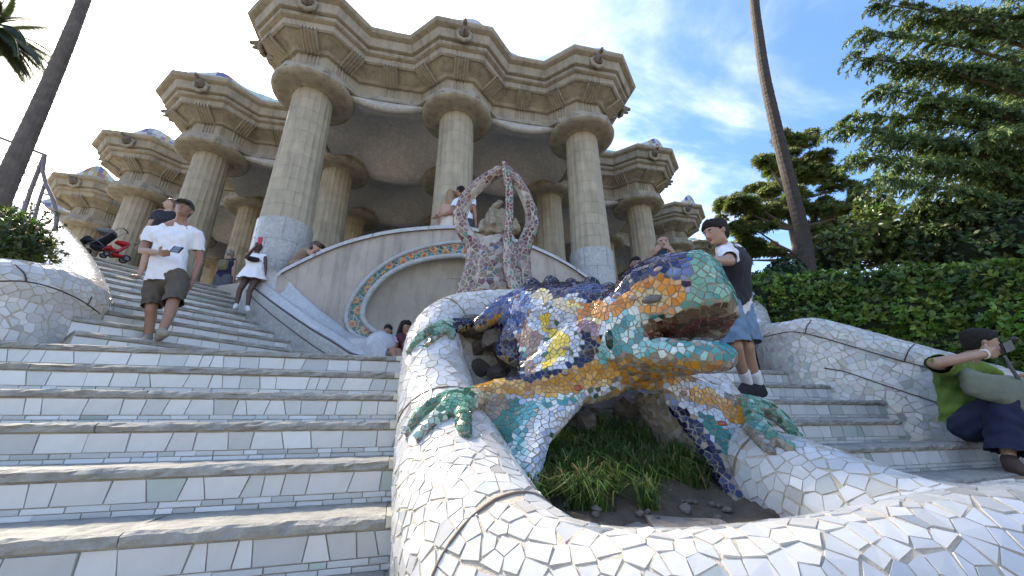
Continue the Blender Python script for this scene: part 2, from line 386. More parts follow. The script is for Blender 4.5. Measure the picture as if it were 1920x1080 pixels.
def tile_riser(p0, ax, L, out, hb, parent, big=(.07, .24), rows=(.030, .027), hbig=.108, sm=(.07, .2)):
    g = .0028; z = p0.z
    for i, rh in enumerate(rows[::-1]):
        t = .0
        while t < L-.02:
            w = min(random.uniform(*sm), L-t); rtile(p0+ax*(t+g)+Vector((0, 0, z-p0.z)), ax, w-g*1.5, w-g*1.5, rh-g, out, parent); t += w
        z += rh
    t = 0; lean = 0
    while t < L-.03:
        w = min(random.uniform(*big), L-t); nl = random.choice((-1, 1))*random.uniform(.004, .034) if random.random() < .75 else 0
        nl = 0 if t+w > L-.03 else nl
        q = p0+ax*(t+g)+Vector((0, 0, z-p0.z)); rtile(q, ax, w-2*g, w-2*g+nl-lean, hbig-g, out, parent, sk=lean); lean = nl; t += w
DN = -SV
lower_x = {}
# right-hand ends of the left flight (beside the mosaic tube) and both ends of the right flight, per row
def xl1(n): return Wz(752-1.5*n, [668, 699, 738, 790, 861, 965, 1131, 1441, 1441][n], .715-RI*n).x+.05
xr0 = lambda n: .55-.05*n
def xr1(n):
    e = [(1548, 694), (1612, 720), (1702, 750), (1775, 788)]
    return Wz(*e[n], .715-RI*n).x if n < 3 else [0, 0, 0, 4.1, 4.7, 5.2, 5.7, 6.2, 6.7][n]
for n in range(0, 8):
    for side in (0, 1):
        xa, xb = (-5.6, xl1(n)) if side == 0 else (xr0(n), xr1(n))
        st = empty('stair_step', (0, 0, 0), kind='structure')
        p0 = prow(n, xa); L = (xb-xa)/SU.x
        # core
        mb = MB(); zt, zb = p0.z-.012, p0.z-RI-.03
        q = [p0+SV*.016, p0+SU*L+SV*.016, p0+SU*L+SV*(TR+.2), p0+SV*(TR+.2)]
        mb.add([Vector((a.x, a.y, zb)) for a in q]+[Vector((a.x, a.y, zt)) for a in q], [(3, 2, 1, 0), (4, 5, 6, 7), (0, 1, 5, 4), (1, 2, 6, 5), (2, 3, 7, 6), (3, 0, 4, 7)])
        link('step_core', mb.mesh(), M_GROUT, st)
        t = 0; Ln = L-(.10 if side == 0 else 0)
        while t < Ln-.05:                                     # long rough slabs, laid end to end
            w = min(random.uniform(1.3, 2.4), Ln-t)
            if Ln-t-w < .4: w = Ln-t
            nosing(p0+SU*t, SU, w-.004, TR-.02 if n else .55, .052, SV, 'stone_slab', st, kind=None); t += w
        if side == 0:
            c = prow(n, xb)+SV*.10; mb = MB(); mb.box(c-SU*.055+Vector((0, 0, -.024)), (.09, .22, .05), ax=SU, az=(0, 0, 1)); mb.c = [(.6, .57, .48)]*6; mb.build('end_tile', M_RISE, st)
        if n < 7: tile_riser(prow(n, xa)+SV*.014+Vector((0, 0, -.221)), SU, L-.01, DN, .11, st)
# landings
zl = .715-.006
lp = [prow(0, -5.6)+SV*.5, prow(0, 9)+SV*.5, Vector((9, 12, 0)), Vector((-9, 12, 0)), Vector((-9, 3.0, 0))]
link('landing', mesh([(p.x, p.y, zl) for p in lp], [(0, 1, 2, 3, 4)]), mat('landing_paving', (.30, .28, .24), (.20, .19, .16), rough=.9, scale=3), kind='structure')
# ------------------------------------------------------------------ upper flight, turning left (and its mirror image on the right)
MH = Vector((-.821, .571, 0)).normalized(); EH = Vector((.571, .821, 0)).normalized(); S0, S1, C1, T2 = .66, 3.25, 5.55, .48
def upt(k, s): return MH*(C1+T2*(k-1))+EH*s+Vector((0, 0, .715+.221*k))
for k in range(1, 12):
    for side in (0, 1):
        st = empty('stair_step', (0, 0, 0), kind='structure')
        a, b = upt(k, S0-.1), upt(k, S1+.1); up, ax = MH, EH
        if side:
            a, b = mirror(b), mirror(a); ax = (b-a).normalized(); o_ = mirror(upt(k, S0)); up = (mirror(upt(k, S0)+MH)-o_).normalized()
        L = (b-a).length; mb = MB(); q = [a+up*.016, b+up*.016, b+up*(T2+.2), a+up*(T2+.2)]; zt, zb = a.z-.012, a.z-.26
        mb.add([Vector((p.x, p.y, zb)) for p in q]+[Vector((p.x, p.y, zt)) for p in q], [(3, 2, 1, 0), (4, 5, 6, 7), (0, 1, 5, 4), (1, 2, 6, 5), (2, 3, 7, 6), (3, 0, 4, 7)])
        link('step_core', mb.mesh(), M_GROUT, st)
        nosing(a, ax, L, T2, .055, up, 'stone_slab', st, seg=.14, kind=None)
        tile_riser(a+up*.014+Vector((0, 0, -.221)), ax, L, -up, .11, st, rows=(.04,) if not side else (), big=(.16, .30), hbig=.122 if not side else .16, sm=(.14, .3))
# hall floor
fl_ = [(-14, 3.6), (-8, 3.4), (-3.0, 1.9), (-1.0, .75), (-.4, .3), (.5, .2), (1.2, .1)]
fl = [UV(*q) for q in fl_]+[UV(2*PU-u, v) for u, v in fl_[::-1]]+[UV(2*PU+14, 26), UV(-14, 26)]
n_ = len(fl)
link('hall_floor', mesh([(p.x, p.y, ZF) for p in fl]+[(p.x, p.y, .5) for p in fl], [tuple(range(n_))]+[(i, i+n_, (i+1) % n_+n_, (i+1) % n_) for i in range(n_)]), mat('hall_paving', (.48, .44, .37), (.36, .33, .28), rough=.9), kind='structure')
link('hall_floor', mesh([tuple(UV(u, v, ZF+.004)) for u, v in ((.6, -.58), (6.7, -.58), (6.7, .3), (.6, .3))], [(0, 1, 2, 3)]), MATS['hall_paving'], kind='structure')
# ------------------------------------------------------------------ the columned hall
hall = empty('columned_hall', UV(PU, 3), label='large sandstone hall on fluted columns with a wavy stepped cornice above the stairs', cat='building')
HI = Matrix.Translation(hall.location).inverted()
def hl(name, me, m, parent=None, smooth=False, kind=None):   # part of the hall given in world coordinates
    me.transform(HI); return link(name, me, m, parent or hall, smooth=smooth, kind=kind)
NR = 4
def plan(a, w=None):
    b = .12+.37*a; w = a-.66 if w is None else w; L = []
    for r in range(NR, 0, -1):
        cu, cv = -r*PU, r*PV
        L += [(cu-w, cv+b+.66), (cu-a, cv+b), (cu-a, cv-b), (cu-b, cv-a), (cu+b, cv-a), (cu+b+.66, cv-w), (cu+PU-w, cv-w)]
    L += [(-w, b+.66), (-a, b), (-a, -b), (-b, -a), (b, -a), (b+.66, -w), (PU-b-.66, -w), (PU-b, -a)]
    return L+[(2*PU-u, v) for u, v in L[::-1]]
prof = [(8.10, .78), (8.11, .86), (8.34, .70), (8.39, .70), (8.41, .60), (8.79, .60), (8.80, .68), (8.86, .74), (9.02, 1.08), (9.00, 1.12), (9.03, 1.17), (9.17, 1.19), (9.18, 1.235), (9.20, 1.29), (9.24, 1.315), (9.28, 1.31), (9.31, 1.27), (9.325, 1.27), (9.34, 1.37), (9.36, 1.385), (9.56, 1.44), (9.575, 1.50), (9.60, 1.565), (9.66, 1.605), (9.72, 1.60), (9.77, 1.54), (9.785, 1.40), (9.78, .8)]
def loft(levels):
    v = []; f = []
    P = [plan(a) for z, a in levels]; n = len(P[0])
    for (z, a), L in zip(levels, P): v += [UV(u, w_, z) for u, w_ in L]
    for j in range(len(levels)-1):
        for i in range(n-1): f.append((j*n+i, j*n+i+1, (j+1)*n+i+1, (j+1)*n+i))
    return mesh(v, f)
hl('architrave', loft(prof[:5]), M_SAND); hl('frieze', loft(prof[4:7]), M_SAND); hl('cornice', loft(prof[6:]), M_SAND)
pl = plan(1.2); hl('roof', mesh([UV(u, v, 9.77) for u, v in pl]+[UV(2*PU+14, 26, 9.77), UV(-14, 26, 9.77)], [tuple(range(len(pl)+2))]), M_SAND)
# ceiling of shallow domes
cu_ = np.linspace(-4, 6, 121); cv_ = np.linspace(0, 6, 73); v = []; f = []
def ceil_z(i, j): 
    su, sv = math.sin(math.pi*i)**2, math.sin(math.pi*j)**2; g = lambda a: math.sin(math.pi*min(1, max(0, ((a % 1)-.2)/.6)))
    return 8.12+.95*(su*sv)**.8-.24*(g(i)*(1-sv)+g(j)*(1-su))
for j in cv_:
    for i in cu_: v.append(UV(i*PU, j*PV, ceil_z(i, j)))
for j in range(len(cv_)-1):
    for i in range(len(cu_)-1):
        if cu_[i] < -cv_[j+1]-.02 or cu_[i+1] > 2+cv_[j+1]+.02: continue
        ci, cj = math.floor(cu_[i]+1e-6), math.floor(cv_[j]+1e-6)
        if ci < -cj-0 or ci+1 > 2+cj: continue
        f.append((j*121+i, (j+1)*121+i, (j+1)*121+i+1, j*121+i+1))
M_CEIL = mat('ceiling_mosaic', (.66, .66, .645), (.60, .60, .585), rough=.5, scale=2, joints=(9, (.42, .41, .40), .22))
hl('domed_ceiling', mesh(v, f), M_CEIL, smooth=True)
for (ua, ub, r) in [(0, 1, 0), (1, 2, 0)]+[(-r, -r+1, r) for r in (1, 2, 3, 4)]+[(r+1, r+2, r) for r in (1, 2, 3, 4)]:
    v = []; f = []; n = 16
    for i in range(n+1):
        t = i/n; u = ua+.22+(ub-ua-.44)*t; w_ = .2-.04*math.sin(math.pi*t)
        zt = 8.12; zb = ceil_z(u, r)-.012
        v += [UV(u*PU, r*PV-w_, zt), UV(u*PU, r*PV-w_-.02, (zt+zb)/2), UV(u*PU, r*PV-.10, zb), UV(u*PU, r*PV, zb+.02)]
    for i in range(n):
        for j in range(3): f.append((i*4+j, i*4+j+1, i*4+5+j, i*4+4+j))
    hl('ceiling_lip', mesh(v, f), M_WHITEM, smooth=True)
# gutter blocks with their flutes on every face of the frieze
def fluted(parent, u, v, du, dv):       # (u,v) point on the frieze face, (du,dv) outward
    o = UV(u+du, v+dv)-UV(u, v); o.normalize(); s = Vector((-o.y, o.x, 0)); c = UV(u, v)
    mb = MB()
    for k in range(4):
        q = c+s*(k-1.5)*.085; mb.tube([q+o*.002+Vector((0, 0, 8.43)), q+o*.002+Vector((0, 0, 8.785))], .030, 6)
        mb.box(q+o*.014+Vector((0, 0, 8.425)), (.06, .04, .03), ax=s)
    hl('triglyph', mb.mesh(), M_SAND, parent)
    mb = MB(); a = c+o*.08+Vector((0, 0, 8.80)); b = c+o*.555+Vector((0, 0, 8.985)); ax = (b-a).normalized(); up = s.cross(ax).normalized()
    mb.box((a+b)/2, ((b-a).length, .36, .06), ax=ax, ay=s, az=up)
    for k in range(5): mb.tube([a+s*(k-2)*.08-Vector((0, 0, .03)), b+s*(k-2)*.08-Vector((0, 0, .03))], .025, 6)
    for k in range(5): mb.box(c+o*.575+s*(k-2)*.078+Vector((0, 0, 9.0)), (.045, .05, .09), ax=s)
    hl('bracket', mb.mesh(), M_SAND, parent)
fa = .60
cols_out = [(0, 0), (1, 0), (2, 0)]+[(-r, r) for r in (1, 2, 3, 4)]+[(2+r, r) for r in (1, 2, 3, 4)]
d_ = .7071
for cu, cv in cols_out:
    x, y = cu*PU, cv*PV; fluted(None, x, y-fa, 0, -1)
    b = .12+.37*fa
    fluted(None, x-b-.33+.0, y-fa+.33, -d_, -d_); fluted(None, x+b+.33, y-fa+.33, d_, -d_)
    if cu < 1 and not (cu == 1): fluted(None, x-fa, y, -1, 0)
    if cu > 1: fluted(None, x+fa, y, 1, 0)
for (u, r) in [(.5, 0), (1.5, 0)]+[(-r+.5, r) for r in (1, 2, 3, 4)]+[(r+1.5, r) for r in (1, 2, 3, 4)]: fluted(None, u*PU, r*PV+.06, 0, -1)
# lion-mouth spouts
def spout(u, v, du, dv):
    o = (UV(u+du, v+dv)-UV(u, v)).normalized(); s = Vector((-o.y, o.x, 0)); c = UV(u, v, 9.44); z = Vector((0, 0, 1))
    mb = MB(); n = 20; pts = []
    for k in range(n+1):
        a = 2*math.pi*k/n; r = .165+.02*math.sin(a*7); pts.append(c+o*.05+s*math.cos(a)*r+z*(math.sin(a)*r*1.05-.02))
    mb.tube(pts, .055, 8, cap=False)
    g = hl('gargoyle', mb.mesh(), M_SAND, smooth=True)
    H = [[(c-o*.05, .14), (c+o*.16+z*.05, .105)], [(c+o*.13+z*.12, .07), (c+o*.34+z*.08, .055)], [(c+o*.1-z*.05, .07), (c+o*.27-z*.07, .04)], [(c+o*.36+z*.10, .045), (c+o*.27+z*.08, .05)], [(c+s*.11+z*.1, .05)], [(c-s*.11+z*.1, .05)], [(c+o*.05+z*.16, .07)]]
    hl('lion_head', blob(H, .018, 3), mat('sandstone_dark', (.22, .185, .14), (.13, .11, .09), rough=.9, scale=8, bump=.4), g)
for cu, cv in cols_out:
    x, y = cu*PU, cv*PV; spout(x, y-1.40, 0, -1)
    if cu < 1: spout(x-1.40, y, -1, 0)
    if cu > 1: spout(x+1.40, y, 1, 0)
# parapet bench on the roof: pale tiles with coloured patches
bp = chaikin([Vector((u, v, 0)) for u, v in plan(1.33)], 3); v = []; f = []; cols = []; n = len(bp); hts = []
for i, p in enumerate(bp):
    nu = p.x/PU; hts.append(10.0+.12*math.sin(i*.42+1.0)+.34*max(0, math.sin(p.x*1.717+.9))**4)
prev = None
for i, p in enumerate(bp):
    t = (bp[min(i+1, n-1)]-bp[max(i-1, 0)]).normalized(); o = Vector((t.y, -t.x, 0)); h = hts[i]
    for (d, z) in ((0, 9.7), (.05, (h+9.75)/2), (.0, h-.04), (-.05, h), (-.14, h-.03), (-.2, 9.7)): q = p+o*d; v.append(UV(q.x, q.y, z))
fc = []
pal = [(.10, .12, .28), (.28, .14, .14), (.42, .36, .16), (.16, .14, .28), (.45, .45, .42), (.3, .34, .36)]
for i in range(n-1):
    q = bp[i]; pt = hts[i] > 10.16
    for j in range(5):
        f.append((i*6+j, i*6+j+1, i*6+7+j, i*6+6+j)); k = random.uniform(.8, 1.05)
        fc.append(random.choice(pal+[(.5,.5,.5)]*3) if pt and j < 2 else (.46*k, .58*k, .58*k))
me = mesh(v, f); paint(me, fc); hl('parapet_bench', me, mat('parapet_tile', (1, 1, 1), attr=True, rough=.3, scale=6, c2=(.8, .84, .86)))
# columns
NF = 20
def shaft_r(z): t = (z-4.25)/(7.95-4.25); return .525-.065*t-.01*math.sin(t*math.pi)
def fl_r(a, r): k = (a/(2*math.pi)*NF) % 1; return r*(1-.028*math.sin(math.pi*k))
def col_parts(x, y, z0, detail):
    c = empty('column', UV(x, y, 0)-hall.location); c.parent = hall; return c
CZ = [z0+0 for z0 in np.linspace(4.25, 7.93, 12)]
blocks = {}
def block_mesh(i, k0, k1):
    key = (i, k0, k1)
    if key in blocks: return blocks[key]
    za, zb = CZ[i]+.0025, CZ[i+1]-.0025; v = []; f = []; pts = []
    for kk in range(k0*3, k1*3+1): pts.append(2*math.pi*kk/(3*NF))
    pts[0] += .004; pts[-1] -= .004; n = len(pts)
    for z in (za, zb):
        r = shaft_r(z)
        for a in pts: rr = fl_r(a if a not in (pts[0], pts[-1]) else round(a*NF/2/math.pi)*2*math.pi/NF, r); v.append((rr*math.cos(a), rr*math.sin(a), z))
    for z in (za, zb):
        r = shaft_r(z)-.03
        for a in pts: v.append((r*math.cos(a), r*math.sin(a), z))
    for j in range(n-1): f += [(j, j+1, n+j+1, n+j), (n+j, n+j+1, 3*n+j+1, 3*n+j), (j+1, j, 2*n+j, 2*n+j+1)]
    f += [(0, n, 3*n, 2*n), (n-1, 3*n-1, 4*n-1, 2*n-1)]
    blocks[key] = mesh(v, f); return blocks[key]
core = MB(); core.lathe((0, 0, 0), [(shaft_r(z)-.022, z) for z in CZ], 24); core = core.mesh()
core.materials.append(mat('mortar', (.42, .38, .30), (.34, .30, .24), rough=.95, scale=8))
def whole_shaft(z0):
    zs = [z0]+[z for z in CZ if z > z0+.1]; v = []; f = []; n = NF*2; fc = []
    for z in zs:
        r = shaft_r(max(z, 3.2))
        for k in range(n): a = 2*math.pi*k/n; rr = fl_r(a, r); v.append((rr*math.cos(a), rr*math.sin(a), z))
    for j in range(len(zs)-1):
        for k in range(n): f.append((j*n+k, j*n+(k+1) % n, (j+1)*n+(k+1) % n, (j+1)*n+k)); q = .8+.28*random.Random(j*31+(k//4+j)*7).random(); fc.append((.44*q, .375*q, .255*q))
    m = mesh(v, f); paint(m, fc); return m
mid = whole_shaft(ZF)
M_SHAFT = mat('shaft_stone', (1, 1, 1), attr=True, rough=.85, scale=3, bump=.2, c2=(.72, .7, .66))
cap = MB(); cap.lathe((0, 0, 0), [(.46, 7.92), (.50, 7.93), (.52, 7.955), (.60, 7.94), (.74, 7.93), (.86, 7.945), (.945, 7.99), (.965, 8.04), (.94, 8.09), (.86, 8.12), (.5, 8.12)], 48); cap = cap.mesh(); cap.materials.append(M_SAND); cap.shade_smooth()
ab = MB(); b_ = .12+.37*.86; oc = [(-.86, b_), (-.86, -b_), (-b_, -.86), (b_, -.86), (.86, -b_), (.86, b_), (b_, .86), (-b_, .86)]
rot = lambda p: UH*p[0]+VH*p[1]
ab.add([rot(p)+Vector((0, 0, 8.09)) for p in oc]+[rot(p)*.99+Vector((0, 0, 8.22)) for p in oc], [tuple(range(7, -1, -1))]+[(i, (i+1) % 8, (i+1) % 8+8, i+8) for i in range(8)]); ab = ab.mesh(); ab.materials.append(M_SAND)
dcore = MB(); dcore.lathe((0, 0, 0), [(.545, 1.0), (.545, 4.245), (.3, 4.245)], 40); dcore = dcore.mesh(); dcore.materials.append(M_GROUT)
dps = []
rows_ = [(4.245-.52, 4.245), (4.245-.98, 4.245-.525), (4.245-1.5, 4.245-.985), (1.2, 4.245-1.505)]
for ri, (za, zb) in enumerate(rows_):
    for k in range(6):
        a0, a1 = 2*math.pi*(k+.5*(ri % 2))/6+.008, 2*math.pi*(k+1+.5*(ri % 2))/6-.008; v = []; f = []
        for z in (za, zb):
            for rr in (.562, .54):
                for i in range(7): a = a0+(a1-a0)*i/6; v.append((rr*math.cos(a), rr*math.sin(a), z))
        for i in range(6): f += [(i, i+1, i+15, i+14), (i+14, i+15, i+22, i+21), (i+1, i, i+7, i+8)]
        f += [(0, 14, 21, 7), (6, 13, 27, 20)]
        m_ = mesh(v, f); m_.materials.append(M_WHITEM); dps.append(m_)
stands = [(cu, r) for r in range(0, 6) for cu in range(-r, 3+r)]
for cu, r in stands:
    if r == 5 and not (-1 <= cu <= 3): continue
    c = empty('column', UV(cu*PU, r*PV, 0)-hall.location); c.parent = hall
    link('capital', cap, None, c); link('abacus', ab, None, c)
    if (cu, r) in ((0, 0), (1, 0), (2, 0), (-1, 1), (-2, 2), (3, 1), (0, 1), (2, 1), (4, 2), (-3, 3)):
        link('mortar_core', core, None, c)
        for i in range(len(CZ)-1):
            for k in range(0, 10):
                o_ = (2*k+i) % NF
                if (2*k+i)+2 > NF and False: continue
                bm_ = block_mesh(i, o_, o_+2); link('stone_block', bm_, M_BLOCK, c)
        if r == 0:
            link('plinth_core', dcore, None, c)
            for d in dps: link('panel', d, None, c)
        else: link('shaft_foot', mid if False else mesh([(x_*1, y_, z_) for x_, y_, z_ in [((.53)*math.cos(2*math.pi*i/24), .53*math.sin(2*math.pi*i/24), z) for z in (ZF, 4.26) for i in range(24)]], [(i, (i+1) % 24, (i+1) % 24+24, i+24) for i in range(24)]), M_SAND, c)
    else: link('shaft', mid, M_SHAFT, c)
# back wall of the hall
hl('back_wall', mesh([UV(-16, 20, 3), UV(2*PU+16, 20, 3), UV(2*PU+16, 20, 9.7), UV(-16, 20, 9.7)], [(0, 1, 2, 3)]), M_STUCCO)
# ------------------------------------------------------------------ curved bench wall with its alcove
def onv(px, py, v):                   # where a sight line meets the upright plane v = const of the hall
    r = Vector(ray(px, py)); o = UV(0, v); k = o.dot(VH)/r.dot(VH); return r*k
WV = -1.12
def uz(px, py, v=WV): p = onv(px, py, v); u, _ = toUV(p); return u, p.z
UC = uz(864, 455)[0]
def both(L): return L+[(2*UC-u, z) for u, z in L[::-1]]
O_ = [uz(*q) for q in [(706, 640), (676, 634), (656, 620), (650, 600), (654, 575), (672, 543), (702, 511), (742, 484), (790, 466), (832, 458), (864, 455)]]
I_ = [uz(*q) for q in [(722, 628), (702, 622), (687, 609), (680, 592), (684, 570), (698, 545), (724, 519), (760, 499), (800, 487), (835, 482), (864, 480)]]
T_ = [uz(*q) for q in [(520, 520), (540, 507), (600, 478), (640, 462), (680, 450), (720, 441), (760, 435), (820, 430), (864, 429)]]
sm = lambda L: [(p.x, p.y) for p in catmull([Vector((a, b, 0)) for a, b in L], 4)]
Oc, Ic, Tc = both(sm(O_)), both(sm(I_)), both(sm(T_))
bench = empty('bench_wall', UV(UC, WV, .7), label='curved plastered bench wall with a round alcove framed by a green flower mosaic band, below the columns', cat='wall')
BI = Matrix.Translation(bench.location).inverted()
def bl(name, me, m, parent=None, **k): me.transform(BI); return link(name, me, m, parent or bench, **k)
def resamp(L, n):
    d = [0]
    for a, b in zip(L, L[1:]): d.append(d[-1]+math.hypot(b[0]-a[0], b[1]-a[1]))
    return [(float(np.interp(t, d, [q[0] for q in L])), float(np.interp(t, d, [q[1] for q in L]))) for t in np.linspace(0, d[-1], n)]
nW = 90; Or, Tr = resamp(Oc, nW), resamp(Tc, nW); v = []; f = []
Tr2 = [(Tr[0][0], .7)]*0+Tr
for k in range(nW):
    a, b = Or[k], Tr[k]
    for j in range(6): t = j/5; v.append(UV(a[0]*(1-t)+b[0]*t, WV, a[1]*(1-t)+b[1]*t))
for k in range(nW-1):
    for j in range(5): f.append((k*6+j, k*6+j+1, k*6+7+j, k*6+6+j))
n0 = len(v); a, b = Or[0], Tr[0]       # the side pieces under the coping ends
v += [UV(b[0], WV, b[1]), UV(b[0], WV, .7), UV(a[0], WV, .7), UV(a[0], WV, a[1])]; f.append((n0+3, n0+2, n0+1, n0))
a, b = Or[-1], Tr[-1]; n0 = len(v); v += [UV(b[0], WV, b[1]), UV(b[0], WV, .7), UV(a[0], WV, .7), UV(a[0], WV, a[1])]; f.append((n0, n0+1, n0+2, n0+3))
for k in range(nW):                    # back of the wall
    b = Tr[k]; v += [UV(b[0], WV, b[1]), UV(b[0], WV+.28, b[1]), UV(b[0], WV+.28, 3.0)]
n1 = n0+4
for k in range(nW-1): f += [(n1+k*3, n1+k*3+1, n1+k*3+4, n1+k*3+3), (n1+k*3+1, n1+k*3+2, n1+k*3+5, n1+k*3+4)]
bl('plaster_face', mesh(v, f), mat('bench_plaster', (.48, .43, .365), (.33, .29, .245), rough=.9, scale=1.3, bump=.4, bscale=18, streak=.45))
cop = MB(); cp = [UV(u, WV+.12, z+.02) for u, z in resamp(Tc, 60)]
v = []; f = []; S_ = 9
for k, p in enumerate(cp):
    for j in range(S_+1): a = math.pi*(-.12+1.24*j/S_); v.append(p+VH*(-math.cos(a)*.19)+Vector((0, 0, math.sin(a)*.10)))
for k in range(len(cp)-1):
    for j in range(S_): f.append((k*(S_+1)+j, k*(S_+1)+j+1, (k+1)*(S_+1)+j+1, (k+1)*(S_+1)+j))
cpm = mesh(v, f); bl('coping', cpm, mat('coping_mosaic', (.56, .57, .57), (.46, .48, .49), rough=.22, scale=4, joints=(22, (.4, .39, .36), .25)), smooth=True)
for k in range(6, 60, 9):
    p = cp[k]; mb = MB(); mb.tube([p+VH*(-math.cos(a)*.194)+Vector((0, 0, math.sin(a)*.104)) for a in np.linspace(-.3, math.pi+.3, 12)], .006, 5); bl('joint_line', mb.mesh(), mat('joint_dark', (.07, .05, .05), rough=.8))
def strip(A, B, va, vb, n=110):
    A, B = resamp(A, n), resamp(B, n); v = []; f = []
    for a, b in zip(A, B): v += [UV(a[0], va, a[1]), UV(b[0], vb, b[1])]
    for k in range(n-1): f.append((2*k, 2*k+1, 2*k+3, 2*k+2))
    return mesh(v, f)
band = strip(Oc, Ic, WV-.03, WV-.03); bm = bmesh.new(); bm.from_mesh(band); bmesh.ops.recalc_face_normals(bm, faces=bm.faces); 
if sum(f_.normal.dot(VH) for f_ in bm.faces) > 0: bmesh.ops.reverse_faces(bm, faces=bm.faces)
bm.to_mesh(band); bm.free()
Om, Im = resamp(Oc, 61), resamp(Ic, 61); flowers = []
for k in range(1, 60, 2):
    t = .5+.2*(-1)**(k//2); flowers.append((Om[k][0]*t+Im[k][0]*(1-t), Om[k][1]*t+Im[k][1]*(1-t), random.uniform(.055, .085)))
def bandcol(p, nv):
    u, _ = toUV(p); tz = p.z
    k = random.random()
    c = (.02, .16, .13) if k < .45 else (.03, .12, .06) if k < .75 else (.05, .22, .22) if k < .9 else (.5, .26, .16)
    if tz > 2.95 and k < .5: c = (.05, .20, .24)
    q = random.uniform(.5, .85); return tuple(x*q for x in c)
bandp = bl('mosaic_band', band.copy(), M_GROUT)
g_ = bpy.data.objects.new('t', None)
nb = len(bpy.data.objects)
shards(band, .085, bandcol, None, M_TILE, name='tile', single=0, gap=.10, thick=.004, back=-1, bend=1.0)
o_ = [o for o in bpy.data.objects if o.name.startswith('tiles_small')][-1]; o_.data.transform(BI); o_.parent = bench
M_FL = mat('flower_tile', (1, 1, 1), attr=True, rough=.2, scale=20, coat=.3)
for (u, z, r) in flowers:
    mb = MB(); c = UV(u, WV-.04, z); n = 10
    for k in range(n):
        a0, a1 = 2*math.pi*k/n, 2*math.pi*(k+.85)/n; P = lambda a, q: c+UH*math.cos(a)*q+Vector((0, 0, math.sin(a)*q))-VH*.004
        mb.add([P(a0, r), P(a1, r), P(a1, r*.45), P(a0, r*.45)], [(0, 1, 2, 3)], (random.uniform(.5, .7), random.uniform(.2, .33), .06))
    mb.add([c+UH*math.cos(2*math.pi*k/8)*r*.4+Vector((0, 0, math.sin(2*math.pi*k/8)*r*.4))-VH*.010 for k in range(8)], [tuple(range(8))], (.30, .09, .03))
    bl('flower_medallion', mb.mesh(), M_FL)
for nm_, Cc, rr in (('outer_edge', Oc, .045), ('inner_edge', Ic, .055)):
    mb = MB(); mb.tube([UV(u, WV-.035, z) for u, z in resamp(Cc, 100)], rr, 10); bl(nm_, mb.mesh(), M_WHITEM, smooth=True)
# hollow behind the arch
v = []; f = []; Ir = resamp(Ic, 60); cz = min(z for u, z in Ir); nd_ = 14
for k in range(nd_):
    t = k/(nd_-1)*math.pi/2; s_, dp_ = math.cos(t)**.8, math.sin(t)*.42
    for u, z in Ir: v.append(UV(UC+(u-UC)*max(s_, .02), WV+.02+dp_, cz-.2+(z-cz+.2)*max(s_, .02)))
for k in range(nd_-1):
    for i in range(59): f.append((k*60+i, k*60+i+1, (k+1)*60+i+1, (k+1)*60+i))
bl('alcove', mesh(v, f), mat('alcove_plaster', (.42, .38, .31), (.30, .26, .21), rough=.9, scale=1.2, streak=.25, bump=.25, bscale=12), smooth=True)
mb = MB(); mb.box(UV(UC, WV+.35, .95), (4.4, .9, .5), ax=UH); bl('seat', mb.mesh(), M_WHITEM)
